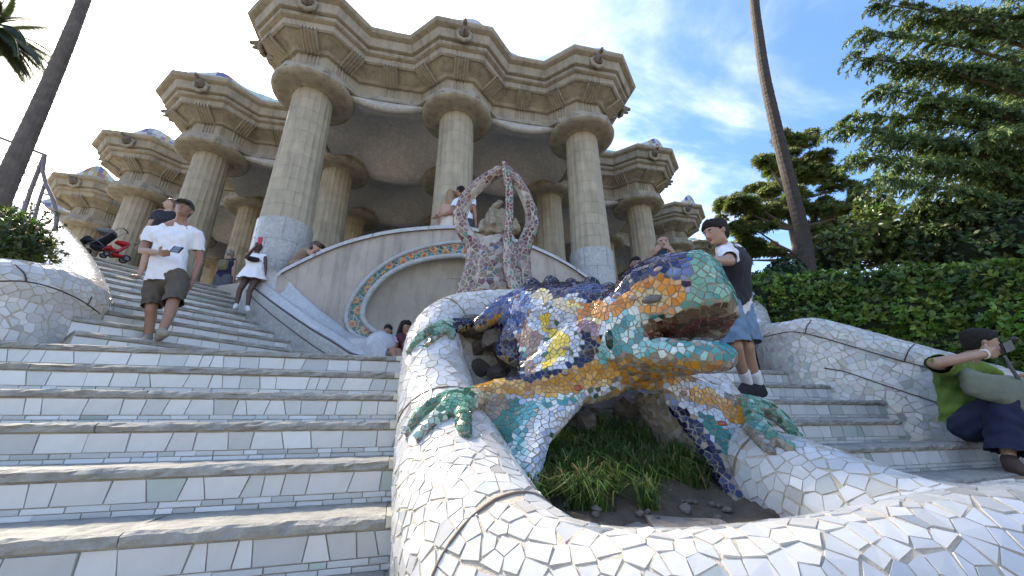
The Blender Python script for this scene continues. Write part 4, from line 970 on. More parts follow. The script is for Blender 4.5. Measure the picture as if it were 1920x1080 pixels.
# ------------------------------------------------------------------ tripod sculpture behind
tri = empty('mosaic_tripod', Vector((W(930, 540, 4.55).x, 4.55, .71)), label='three-legged pointed mosaic tripod in mauve, red and green tile holding a carved stone', cat='sculpture')
TI = Matrix.Translation(tri.location).inverted()
def chain(L): return [[B(*a), B(*b)] for a, b in zip(L, L[1:])]
left = [(941, 318, 4.6, .07), (920, 330, 4.62, .08), (897, 347, 4.65, .085), (874, 372, 4.68, .09), (862, 405, 4.7, .09), (868, 430, 4.7, .09), (882, 450, 4.7, .10), (893, 475, 4.68, .11), (888, 505, 4.65, .12), (878, 545, 4.6, .13), (868, 580, 4.6, .14)]
right = [(952, 320, 4.62, .06), (968, 336, 4.65, .065), (984, 365, 4.7, .075), (996, 395, 4.75, .08), (998, 422, 4.75, .085), (988, 448, 4.72, .09), (978, 475, 4.7, .10), (978, 510, 4.7, .11), (985, 550, 4.7, .12)]
front = [(945, 305, 4.5, .035), (950, 325, 4.42, .055), (955, 360, 4.36, .055), (955, 410, 4.33, .055), (951, 450, 4.33, .055), (950, 490, 4.32, .055), (956, 520, 4.3, .06), (968, 550, 4.28, .07)]
cb = [[B(912, 450, 4.6, .06), B(955, 445, 4.6, .07), B(905, 545, 4.5, .12), B(965, 545, 4.5, .12)]]
left = [(a_, b_, c_, r*1.12) for a_, b_, c_, r in left]; right = [(a_, b_, c_, r*1.15) for a_, b_, c_, r in right]; tb = blob(chain(left)+chain(right)+cb, .024, 4); fb = blob(chain(front), .02, 3)
MAU = [(.19, .085, .075), (.23, .125, .115), (.13, .06, .055), (.27, .17, .155)]; DRD = [(.13, .02, .02), (.17, .03, .03)]; DGR = [(.04, .13, .08), (.06, .17, .10)]
def tricol(p, n):
    px, py = pix(p)
    # pale tiles line the openings
    if n.y < .7:
        for cx_, cy_, a, b in ((911, 402, 30, 50), (968, 402, 11, 46)):
            dx, dy = px-cx_, py-cy_
            if (dx/(a+8))**2+(dy/(b+8))**2 < 1.0: return sh_((.50, .48, .43))
    if 430 < py < 470 and (px < 885 or px > 985): return sh_(random.choice(DRD+DRD+DGR))
    if 905 < px < 945 and 445 < py < 540 and random.random() < .4: return sh_(random.choice([(.10, .12, .22), (.4, .38, .34), (.5, .45, .38)]))
    if py > 470: return sh_(random.choice(MAU+[(.24, .18, .10), (.18, .17, .10), (.34, .28, .22)]))
    return sh_(random.choice(MAU if py > 340 else MAU+[(.3, .24, .25)]))
def frcol(p, n):
    px, py = pix(p); k = int((py-300)/13.5)
    if n.x < -.35: return sh_(random.choice(MAU))
    return sh_(random.choice(DGR if k % 2 else DRD)) if py < 455 else sh_(random.choice([(.16, .26, .2), (.3, .18, .17), (.5, .5, .46)]))
for me in (tb, fb):
    m2 = me.copy(); m2.transform(TI); link('grout_body', m2, mat('pale_grout', (.48, .43, .35), (.38, .34, .27), rough=.9), tri)
n0 = set(o.name for o in COL.objects)
M_TRI = mat('tripod_tile', (1, 1, 1), attr=True, rough=.22, scale=16, c2=(.8, .78, .76), coat=.3)
shards(tb, .070, tricol, None, M_TRI, single=120, gap=.10, thick=.004, back=-.6, bend=.6)
shards(fb, .050, frcol, None, M_TRI, single=60, gap=.13, thick=.004, back=-.6, bend=.6)
reparent(n0, tri, TI)
st_ = blob([[B(918, 402, 4.75, .05), B(945, 402, 4.75, .08), B(915, 432, 4.7, .08), B(965, 430, 4.75, .09)], [B(928, 388, 4.75, .05), B(938, 380, 4.75, .04)], [B(905, 415, 4.65, .04), B(903, 430, 4.65, .045)], [B(963, 415, 4.7, .05), B(966, 430, 4.7, .05)], [B(922, 395, 4.65, .045), B(925, 418, 4.6, .045)]], .016, 1)
for q in st_.vertices: q.co += q.normal*(.02*noise.noise(q.co*22)+.012*noise.noise(q.co*50))
tag_ = link('carved_stone', st_, mat('carved_stone', (.42, .37, .27), (.22, .19, .14), rough=.95, scale=14, bump=.9, bscale=50), label='weathered carved stone figure standing inside the tripod legs', cat='stone')
# ------------------------------------------------------------------ grass in the basin
def grass(name, n, place, hgt, wid, m, lean=.5, **k):
    v = []; f = []; c = []
    for _ in range(n):
        p = place()
        if p is None: continue
        a = random.uniform(0, 6.28); d = Vector((math.cos(a), math.sin(a), 0)); s = Vector((-d.y, d.x, 0)); h = hgt*random.uniform(.5, 1.2); l = lean*random.uniform(.3, 1.3); w = wid*random.uniform(.6, 1.2)
        i = len(v); tipz = .85-.45*l
        v += [p-s*w, p+s*w, p+d*h*l*.35+Vector((0, 0, h*.6))+s*w*.8, p+d*h*l*.35+Vector((0, 0, h*.6))-s*w*.8, p+d*h*l+Vector((0, 0, h*tipz))]
        f += [(i, i+1, i+2, i+3), (i+3, i+2, i+4)]; q = random.uniform(.35, 1.5); col = (.075*q, .15*q, .03*q) if random.random() < .8 else (.20*q, .17*q, .07*q); c += [col, col]
    me = mesh(v, f); paint(me, c); return link(name, me, m, **k)
M_GRASS = mat('grass_blade', (1, 1, 1), attr=True, rough=.55, scale=3, c2=(.7, .75, .6), trans=.3)
def gp():
    a = W(random.uniform(990, 1330), random.uniform(800, 985), 2.0); r = Vector(ray(*pix(a))).normalized(); h = sb.ray_cast(Vector((0, 0, 0)), r)
    if h[0] is None: return None
    px, py = pix(h[0])
    if px > 1290 and random.random() < (px-1290)/60: return None
    if noise.noise(h[0]*4.5) < -.32+.4*max(0, (px-1150)/150) or py < 800+max(0, px-1150)*.5: return None
    return h[0] if py < 960 else None
grass('grass_tuft', 15000, gp, .19, .0036, M_GRASS, lean=1.0, label='dense dark green grass growing in the basin under the lizard', cat='grass', kind='stuff')
# ------------------------------------------------------------------ plants
def leafmesh(P, D, U_, Ls, Wd, cols, name='leaf', fold=.15):
    # P base, D direction, U_ face normal; one kinked four-corner leaf each
    P = np.asarray(P); D = np.asarray(D); D = D/np.linalg.norm(D, axis=1)[:, None]; U_ = np.asarray(U_); S = np.cross(D, U_); S /= np.maximum(np.linalg.norm(S, axis=1), 1e-6)[:, None]; Nn = np.cross(S, D)
    Ls = np.asarray(Ls)[:, None]; Wd = np.asarray(Wd)[:, None]
    a = P; b = P+D*Ls*.5+S*Wd-Nn*Wd*fold; c = P+D*Ls-Nn*Ls*fold; d = P+D*Ls*.5-S*Wd-Nn*Wd*fold
    n = len(P); V = np.empty((n*4, 3)); V[0::4] = a; V[1::4] = b; V[2::4] = c; V[3::4] = d
    me = bpy.data.meshes.new(name); me.vertices.add(n*4); me.vertices.foreach_set('co', V.ravel()); me.loops.add(n*4); me.polygons.add(n)
    me.loops.foreach_set('vertex_index', np.arange(n*4, dtype=np.int32)); me.polygons.foreach_set('loop_start', np.arange(0, n*4, 4, dtype=np.int32)); me.polygons.foreach_set('loop_total', np.full(n, 4, dtype=np.int32))
    me.update(calc_edges=True); paint(me, cols); return me
def unit(n): v = rng.normal(size=(n, 3)); return v/np.linalg.norm(v, axis=1)[:, None]
def rosettes(C, Nm, k, L, Wf, cols, jit=.35):
    P = np.repeat(C, k, axis=0); Nr = np.repeat(Nm, k, axis=0); n = len(P)
    R_ = unit(n); T = np.cross(Nr, R_); T /= np.maximum(np.linalg.norm(T, axis=1), 1e-6)[:, None]
    D = T*rng.uniform(.5, 1.1, (n, 1))+Nr*rng.uniform(.15, .9, (n, 1)); Ls = L*rng.uniform(.6, 1.15, n); cc = np.repeat(cols, k, axis=0)*rng.uniform(.8, 1.2, (n, 1))
    return P, D, Nr+R_*jit, Ls, Ls*Wf, cc
M_LEAF = mat('leaf_green', (1, 1, 1), attr=True, rough=.42, scale=2, c2=(.85, .88, .75), trans=.38)
M_NEEDLE = mat('needle_green', (1, 1, 1), attr=True, rough=.65, scale=1, c2=(.8, .85, .7), trans=.3)
M_BARK = mat('bark', (.15, .12, .09), (.07, .055, .045), rough=.95, scale=9, bump=.8, bscale=25)
M_CORE = mat('leaf_shade', (.012, .022, .008), (.02, .032, .012), rough=1, scale=8, bump=.5)  # near-black green: the shade deep among the leaves, put into the colour
def own(me, o): me.transform(Matrix.Translation(-Vector(o.location))); return me
def bush(name, label, cat, balls, n, k, L, Wf, base, parent_loc=None, voxel=.09, group=None, core=.86, leafn='foliage', dens=None, stem=None, hue=.25):
    loc = Vector(parent_loc if parent_loc is not None else (balls[0][0].x, balls[0][0].y, balls[0][0].z-balls[0][1])); o = empty(name, loc, label=label, cat=cat, group=group)
    C = []; Nn = []; A = np.array([r*r for c, r in balls]); A /= A.sum(); idx = rng.choice(len(balls), n, p=A); U = unit(n)
    cen = np.array([balls[i][0] for i in idx]); rad = np.array([balls[i][1] for i in idx])
    P = cen+U*rad[:, None]*rng.uniform(.78, 1.08, (n, 1)); keep = np.ones(n, bool)
    for i, (c, r) in enumerate(balls): keep &= ~((np.linalg.norm(P-np.array(c), axis=1) < r*.74) & (idx != i))
    P, U = P[keep], U[keep]; n = len(P); U = U+np.array([0, 0, .35]); cl = np.array([.75+.5*noise.noise(Vector(p)*1.3+Vector((5, 5, 5))) for p in P])[:, None]
    cols = np.array(base)[None, :]*cl*rng.uniform(.45, 1.6, (n, 1)); cols[:, 0] *= rng.uniform(1-hue, 1+hue*1.6, n)
    me = leafmesh(*rosettes(P, U, k, L, Wf, cols)); link(leafn, own(me, o), M_LEAF, o)
    if core: link('inner_growth', own(blob([[(c, r*core)] for c, r in balls], voxel, 3), o), M_CORE, o)  # dark filler blob added to block the view through the leaves
    return o
def wb(px, py, y, r): return (W(px, py, y), r)
hb = [wb(1400+i*34, 545+random.uniform(-5, 8)-.01*i, 7.2-.145*i, .34) for i in range(16)]
hb = []
for i in range(17):
    px = 1440+i*36; y = 6.9-.16*i
    for (py, r) in ((548-i*1.0, .33), (600, .36), (655+3*i, .36)): hb.append(wb(px+random.uniform(-8, 8), py+random.uniform(-6, 6), y+random.uniform(-.08, .08), r*random.uniform(.9, 1.1)))
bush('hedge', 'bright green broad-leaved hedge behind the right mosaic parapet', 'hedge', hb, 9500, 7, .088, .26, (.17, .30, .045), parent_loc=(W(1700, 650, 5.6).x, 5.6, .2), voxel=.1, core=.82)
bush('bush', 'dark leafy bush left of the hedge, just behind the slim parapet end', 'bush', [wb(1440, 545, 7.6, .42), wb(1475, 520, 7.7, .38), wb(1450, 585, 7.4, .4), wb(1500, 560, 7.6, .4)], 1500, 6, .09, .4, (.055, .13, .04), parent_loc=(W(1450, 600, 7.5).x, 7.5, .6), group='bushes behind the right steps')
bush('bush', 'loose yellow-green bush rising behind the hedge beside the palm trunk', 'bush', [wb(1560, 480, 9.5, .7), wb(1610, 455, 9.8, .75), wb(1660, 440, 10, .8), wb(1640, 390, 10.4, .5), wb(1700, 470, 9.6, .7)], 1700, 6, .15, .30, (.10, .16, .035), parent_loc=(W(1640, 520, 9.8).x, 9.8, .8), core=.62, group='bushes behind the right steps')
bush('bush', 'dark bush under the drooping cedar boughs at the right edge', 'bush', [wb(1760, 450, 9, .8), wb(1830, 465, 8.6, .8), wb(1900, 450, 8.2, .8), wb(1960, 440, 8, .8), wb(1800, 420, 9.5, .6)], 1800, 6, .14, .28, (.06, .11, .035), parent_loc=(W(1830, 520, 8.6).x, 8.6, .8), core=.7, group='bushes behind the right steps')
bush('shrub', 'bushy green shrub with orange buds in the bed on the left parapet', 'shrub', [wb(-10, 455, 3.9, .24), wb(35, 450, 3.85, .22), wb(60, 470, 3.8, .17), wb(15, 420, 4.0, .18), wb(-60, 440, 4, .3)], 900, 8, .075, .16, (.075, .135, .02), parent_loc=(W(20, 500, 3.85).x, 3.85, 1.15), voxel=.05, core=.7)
sh = [o for o in COL.objects if o.name.startswith('shrub')][-1]
P = []; D = []; cs_ = []; mb = MB()
for (px, py) in [(110, 400), (125, 425), (118, 455), (100, 430), (130, 480), (90, 395), (60, 385), (30, 390), (110, 490), (85, 470)]:
    a, b = W(40, 465, 3.8), W(px, py, 3.75+random.uniform(-.1, .1)); m_ = (a+b)/2+Vector((0, 0, .05)); mb.tube([a-Vector(sh.location), m_-Vector(sh.location), b-Vector(sh.location)], [.006, .005, .003], 5)
    for k in range(26):
        t = random.uniform(.35, 1); q = a.lerp(m_, t*2) if t < .5 else m_.lerp(b, t*2-1); P.append(q); D.append(unit(1)[0]+np.array((b-a).normalized())); cs_.append(np.array((.03, .045, .02))*random.uniform(.6, 1.6))
mb.build('twig', M_BARK, sh); n = len(P)
link('sprig_leaves', own(leafmesh(P, D, unit(n), rng.uniform(.03, .06, n), rng.uniform(.008, .014, n), cs_), sh), M_LEAF, sh)
P = [W(random.uniform(-5, 90), random.uniform(400, 500), 3.58) for _ in range(4)]; mb = MB()
for p in P: mb.lathe(p-Vector(sh.location), [(.001, -.012), (.007, -.006), (.009, .005), (.003, .012)], 7, cap=True)
mb.build('orange_buds', mat('orange_petal', (.35, .14, .03), rough=.5), sh)
# ringed palm trunks
def palm(label, path, frond=None, crown=None, nf=18, flen=2.6, m=None):
    P = catmull([p for p, r in path], 6); Rr = [q.x for q in catmull([Vector((r, 0, 0)) for p, r in path], 6)]
    o = empty('palm_tree', (P[0].x, P[0].y, min(P[0].z, P[-1].z)), label=label, cat='palm tree')
    pts = []; rr = []; L = 0; 
    for i in range(len(P)-1):
        n = max(2, int((P[i+1]-P[i]).length/.045))
        for k in range(n): t = k/n; pts.append(P[i].lerp(P[i+1], t)); j = len(pts); rr.append((Rr[i]*(1-t)+Rr[i+1]*t)*(1+(.022 if j % 3 == 0 else -.008)+.03*noise.noise(Vector((j*.3, 0, 0)))))
    mb = MB(); mb.tube(pts, rr, 14); link('trunk', own(mb.mesh(), o), m or M_PALM, o)
    if crown is not None:
        for k in range(nf):
            a = 6.283*k/nf+random.uniform(-.2, .2); el = random.uniform(-.3, 1.1); d = Vector((math.cos(a)*math.cos(el), math.sin(a)*math.cos(el), math.sin(el))); q = Vector(crown); mid_ = []; L_ = flen*random.uniform(.85, 1.1)
            for i in range(15): mid_.append(q.copy()); q = q+d*L_/14; d = (d+Vector((0, 0, -.115))).normalized()
            mb = MB(); mb.tube([p-Vector(o.location) for p in mid_], [.025*(1-i/16)+.004 for i in range(15)], 5); fr = link('frond', mb.mesh(), M_LEAF if False else mat('frond_rib', (.12, .13, .05), rough=.6), o)
            PP = []; DD = []; NN = []; LL = []; 
            for i in range(2, 15):
                t_ = (mid_[i]-mid_[i-1]).normalized(); s = t_.cross(Vector((0, 0, 1))).normalized(); up = s.cross(t_)
                for j in range(8):
                    for sg in (-1, 1): PP.append(mid_[i-1].lerp(mid_[i], j/8)-Vector(o.location)); DD.append(t_*.7+s*sg*.9-up*.45+Vector((0, 0, -.25))); NN.append(up); LL.append(.42*math.sin(math.pi*min(.95, i/15+.12))+.08)
            link('leaflets', leafmesh(PP, DD, NN, LL, np.array(LL)*.02+.004, np.array([(.03, .045, .02)]*len(PP))*rng.uniform(.6, 1.4, (len(PP), 1)), fold=.05), M_LEAF, fr)
    return o
M_PALM = mat('palm_bark', (.15, .125, .10), (.075, .062, .05), rough=.95, scale=5, bump=.8, bscale=22)
palm('thin dark palm trunk bending upward in front of the right-hand trees', [(W(1519, 540, 9.2), .19), (W(1513, 494, 9.1), .18), (W(1506, 444, 9.1), .17), (W(1487, 367, 9.0), .165), (W(1467, 289, 8.9), .16), (W(1450, 217, 8.8), .155), (W(1434, 144, 8.7), .148), (W(1423, 72, 8.6), .142), (W(1414, 0, 8.5), .14), (W(1408, -120, 8.5), .14), (W(1404, -300, 8.5), .14)], crown=W(1404, -300, 8.5), nf=12, flen=2.0, m=mat('palm_bark_dark', (.055, .046, .040), (.028, .025, .022), rough=.95, scale=6, bump=.8, bscale=20))
palm('thick leaning palm trunk at the left edge in front of the steel frame', [(W(-30, 450, 5.3), .155), (W(0, 370, 5.3), .14), (W(42, 275, 5.35), .128), (W(88, 170, 5.4), .118), (W(128, 75, 5.4), .11), (W(157, 0, 5.4), .103), (W(205, -130, 5.4), .12), (W(260, -280, 5.4), .118)], crown=W(270, -280, 5.4), nf=10, flen=1.6)
cr_ = W(-25, 50, 9.0)
palm('palm crown with dark feathery fronds hanging into the top left corner', [(Vector((cr_.x-.3, 9, -1)), .25), (Vector((cr_.x-.1, 9, 2)), .22), (cr_, .2)], crown=cr_, nf=34, flen=2.3)
# pine far behind
def tufts(C, rad, n, L, base, up=.6):
    n_ = n; U = unit(n_); U[:, 2] = np.abs(U[:, 2])*.9-.15; P = np.array(C)+U*np.array(rad)*rng.uniform(.55, 1.05, (n_, 1)); return P, U
def _split(cl):
    out = []
    for c, (a, b, h) in cl:
        for _ in range(5): out.append((c+Vector((random.uniform(-a, a)*.8, random.uniform(-b, b)*.8, random.uniform(-h, h)*.8)), (a*random.uniform(.3, .55), b*random.uniform(.3, .55), h*random.uniform(.35, .7))))
    return out
def conifer(label, clumps, trunk, L, base, n, k=7, group=None):
    o = empty('pine_tree', (trunk[0][0].x, trunk[0][0].y, trunk[0][0].z), label=label, cat='pine tree', group=group)
    mb = MB(); mb.tube([p for p, r in trunk], [r for p, r in trunk], 10)
    link('trunk', own(mb.mesh(), o), M_BARK, o)
    PP = []; UU = []; tip = [p for p, r in trunk]
    for c, rad in _split(clumps):
        P, U = tufts(c, rad, n//5, L, base); PP.append(P); UU.append(U)
    for c, rad in clumps:
        q = min(tip, key=lambda t_: (t_-c).length+.9*abs(t_.z-(c.z-.8))); m_ = (q+c)/2+Vector((0, 0, -.12)); lim = MB(); lim.tube([q, m_, c], [.10, .07, .03], 6); link('limb', own(lim.mesh(), o), M_BARK, o)
    P = np.concatenate(PP); U = np.concatenate(UU)+np.array([0, 0, .5]); cols = np.array(base)*rng.uniform(.5, 1.5, (len(P), 1)); cols[:, 0] *= rng.uniform(.8, 1.5, len(P))
    link('foliage', own(leafmesh(*rosettes(P, U, k, L, .09, cols, .8)), o), M_NEEDLE, o)
    return o
pc = [(W(px, py, 17.4), (.9, .8, .6)) for px, py in [(1500, 340), (1530, 330), (1470, 330), (1440, 375), (1520, 385), (1475, 390), (1420, 400), (1550, 420), (1490, 270), (1530, 410)]]
for (px, py, rx, rz) in [(1475, 262, 1.0, .35), (1512, 285, .9, .35), (1440, 300, .8, .35), (1500, 315, 1.2, .4), (1550, 300, .8, .35), (1450, 345, 1.1, .35), (1400, 365, 1.1, .35), (1372, 378, .8, .3), (1500, 372, 1.3, .4), (1565, 350, 1.0, .4), (1430, 392, 1.2, .35), (1385, 402, .8, .3), (1560, 395, 1.1, .4), (1600, 385, .9, .4), (1420, 425, .9, .35), (1395, 452, .8, .3), (1460, 300, .9, .3), (1585, 420, 1.1, .4), (1430, 465, .9, .3), (1405, 480, .8, .3), (1535, 440, 1.0, .35)]:
    pc.append((W(px, py+8, 17+random.uniform(-.8, .8)), (rx*.95, rx*.8, rz*1.5)))
conifer('umbrella-shaped pine with layered olive-green pads behind the palm trunk', pc, [(W(1512, 540, 17), .30), (W(1500, 480, 17), .26), (W(1488, 430, 17), .22), (W(1480, 370, 17), .18), (W(1476, 310, 17), .12), (W(1478, 270, 17), .06)], .26, (.11, .16, .04), 640)
conifer('small distant pine low between the hall and the man in the vest', [(W(px, py, 24), (1.0, .9, .45)) for px, py in [(1318, 462), (1310, 475), (1330, 482)]], [(W(1340, 540, 24), .2), (W(1340, 480, 24), .15), (W(1335, 455, 24), .08)], .3, (.07, .085, .03), 120)
# big cedar at the right edge: layered boughs with hanging sprays
ced = empty('cedar_tree', (W(2010, 400, 8.5).x, 8.5, .5), label='huge dark cedar with drooping feathery boughs filling the top right corner', cat='cedar tree')
tp = [W(2000, 620, 8.6), W(2005, 450, 8.6), W(2015, 250, 8.6), W(2030, 0, 8.6), W(2045, -250, 8.6)]
mb = MB(); mb.tube(tp, [.42, .38, .32, .26, .18], 12); link('trunk', own(mb.mesh(), ced), M_BARK, ced)
boughs = [(40, 1640, 5), (-60, 1660, -45), (90, 1612, 62), (60, 1700, 40), (150, 1598, 105), (130, 1690, 120), (210, 1640, 165), (230, 1600, 215), (200, 1740, 190), (290, 1568, 238), (270, 1650, 262), (330, 1600, 292), (320, 1700, 300), (380, 1640, 335), (300, 1770, 270), (400, 1720, 380), (430, 1800, 400), (480, 1745, 425), (520, 1800, 445), (470, 1870, 390), (120, 1790, 130), (0, 1760, 30), (-20, 1840, 60), (220, 1850, 250), (360, 1860, 350), (-120, 1780, -60), (430, 1900, 300), (180, 1900, 170)]
wood = MB(); P = []; D = []; Lf = []; cc = []; NB = []
for bi, (y0, px, py) in enumerate(boughs):
    ya = random.uniform(7.2, 9.2) if px > 1650 else random.uniform(7.8, 8.8)
    a = Vector((W(2010, y0+60, 8.6))); b = W(px, py, ya); m_ = a.lerp(b, .5)+Vector((0, 0, .38)); B_ = catmull([a, m_, b], 9); wood.tube(B_, [.07*(1-i/(len(B_)))+.008 for i in range(len(B_))], 6)
    Lb = (b-a).length; tone = random.uniform(.75, 1.25)
    for i in range(2, len(B_)):
        fr = i/len(B_); d0 = (B_[i]-B_[i-1]).normalized(); s = d0.cross(Vector((0, 0, 1))).normalized()
        for tw in range(11):
            sd = random.choice((-1, 1)); d = (d0*random.uniform(.5, 1.1)+s*sd*random.uniform(.2, 1.0)+Vector((0, 0, random.uniform(-.15, .3)))).normalized(); q = B_[i-1].lerp(B_[i], random.random()); L_ = random.uniform(.35, .85)*(1.15-.45*fr); st = 10; prev = q.copy(); tt = random.uniform(.7, 1.3)*tone
            for k in range(st):
                q = q+d*L_/st; d = (d+Vector((0, 0, -.16))).normalized()
                for w_ in range(5):
                    u = Vector(rng.normal(size=3)); P.append(q); D.append(d*.9+u*.42+Vector((0, 0, -.12))); Lf.append(random.uniform(.07, .16)); cc.append((.075*tt, .13*tt, .05*tt) if random.random() < .65 else (.16*tt, .21*tt, .055*tt))
link('boughs', own(wood.mesh(), ced), M_BARK, ced)
Lf = np.array(Lf); link('foliage', own(leafmesh(P, D, unit(len(P)), Lf, Lf*.12, cc, fold=.1), ced), M_NEEDLE, ced)
# steel frame beside the left palm
fr = empty('steel_frame', W(60, 480, 6.4), label='rusty grey steel scaffold frame with dangling cords at the left edge', cat='frame'); f0 = Vector(fr.location)
M_ST = mat('steel_tube', (.20, .17, .17), (.12, .10, .10), rough=.6, scale=12)
for nm_, L_, r in [('rail', [(-60, 232), (0, 258), (84, 290)], .028), ('post', [(84, 290), (60, 350), (36, 420), (10, 500)], .035), ('curved_post', [(84, 290), (80, 320), (86, 345), (100, 375), (107, 400), (104, 430)], .033), ('brace', [(84, 345), (74, 375), (62, 420)], .028), ('rung', [(78, 362), (93, 366)], .02), ('rung', [(0, 285), (75, 306)], .012)]:
    mb = MB(); mb.tube([W(*q, 6.4)-f0 for q in L_], r, 8); link(nm_, mb.mesh(), M_ST, fr)
for (x, y0, y1) in [(64, 300, 318), (55, 305, 400), (48, 300, 410), (70, 300, 395)]:
    mb = MB(); mb.tube([W(x, y0, 6.4)-f0, W(x-6, y1, 6.4)-f0], .005, 4); link('cord', mb.mesh(), M_ST, fr)
# ------------------------------------------------------------------ people
def skinm(n, c): return mat(n, tuple(x*.8 for x in c), tuple(x*.64 for x in c), rough=.5, scale=10, bump=.05, bscale=80)
SK1 = skinm('skin_light', (.50, .30, .20)); SK2 = skinm('skin_tan', (.40, .22, .14)); SK3 = skinm('skin_dark', (.10, .05, .032)); SK4 = skinm('skin_pale', (.58, .38, .29))
M_EYEW = mat('eye_white', (.7, .68, .64), rough=.2); M_IRIS = mat('iris', (.03, .02, .015), rough=.1); M_LIP = mat('lip', (.32, .12, .10), rough=.5)
def cloth(n, c, k=.8, **kw): return mat(n, c, tuple(x*k for x in c), rough=.85, scale=kw.pop('scale', 9), bump=kw.pop('bump', .25), bscale=kw.pop('bscale', 14), **kw)
M_HAIRD = mat('dark_hair', (.012, .009, .008), (.024, .018, .014), rough=.75, spec=.25, scale=30, bump=.6, bscale=90); M_HAIRB = mat('brown_hair', (.10, .06, .035), (.05, .03, .02), rough=.5, scale=30, bump=.6, bscale=90)
def stand(loc, rz, s, **ov):
    J = dict(pelvis=(0, 0, .96), chest=(0, .01, 1.27), neck=(0, .01, 1.46), head=(0, -.015, 1.615), sR=(-.175, 0, 1.41), sL=(.175, 0, 1.41), eR=(-.23, .02, 1.13), eL=(.23, .02, 1.13), wR=(-.24, -.05, .89), wL=(.24, -.05, .89),
             hR=(-.09, 0, .92), hL=(.09, 0, .92), kR=(-.105, -.02, .50), kL=(.105, -.02, .50), aR=(-.11, .02, .09), aL=(.11, .02, .09), tR=(-.13, -.15, .03), tL=(.13, -.15, .03))
    for k, v in ov.items():
        if not isinstance(v, Vector): J[k] = v
    M = Matrix.Translation(Vector(loc)) @ Matrix.Rotation(rz, 4, 'Z') @ Matrix.Scale(s, 4)
    J = {k: M @ Vector(v) for k, v in J.items()}
    for k, v in ov.items():
        if isinstance(v, Vector): J[k] = v
    return J
def frame(fwd, up=(0, 0, 1)):
    f_ = Vector(fwd).normalized(); r_ = f_.cross(Vector(up)).normalized(); return f_, r_, r_.cross(f_)
def hand(w, e, s, palmn, curl, thumb=1, grip=False):
    # wrist, elbow: hand continues the forearm; palmn faces what is held
    d = (w-e).normalized(); pn = (Vector(palmn)-d*Vector(palmn).dot(d)).normalized(); sd = d.cross(pn)*thumb; L = []
    L.append([(w, .026*s), (w+d*.045*s+sd*.024*s, .018*s), (w+d*.045*s-sd*.024*s, .017*s)])
    L.append([(w+d*.04*s+sd*.028*s, .017*s), (w+d*.04*s-sd*.028*s, .016*s), (w+d*.085*s+sd*.030*s, .013*s), (w+d*.08*s-sd*.030*s, .012*s)])
    for i, (o_, ln) in enumerate([(.030, .070), (.011, .078), (-.010, .072), (-.029, .056)]):
        p = w+d*.085*s+sd*o_*s; a = curl*.6; dd = d
        for k, fl_ in enumerate((.45, .32, .23)):
            c_ = curl*(.5+.35*k); dd = (d*math.cos(c_)+pn*math.sin(c_)).normalized(); q = p+dd*ln*fl_*s; L.append([(p, .0095*s), (q, .0085*s)]); p = q
    p = w+d*.02*s+sd*.026*s; q = p+(d*.6+sd*.8+pn*.35*curl).normalized()*.04*s; r_ = q+(d*.9+sd*.2+pn*.5*curl).normalized()*.032*s
    L += [[(p, .014*s), (q, .011*s)], [(q, .011*s), (r_, .009*s)]]
    return L
HEADN = 0
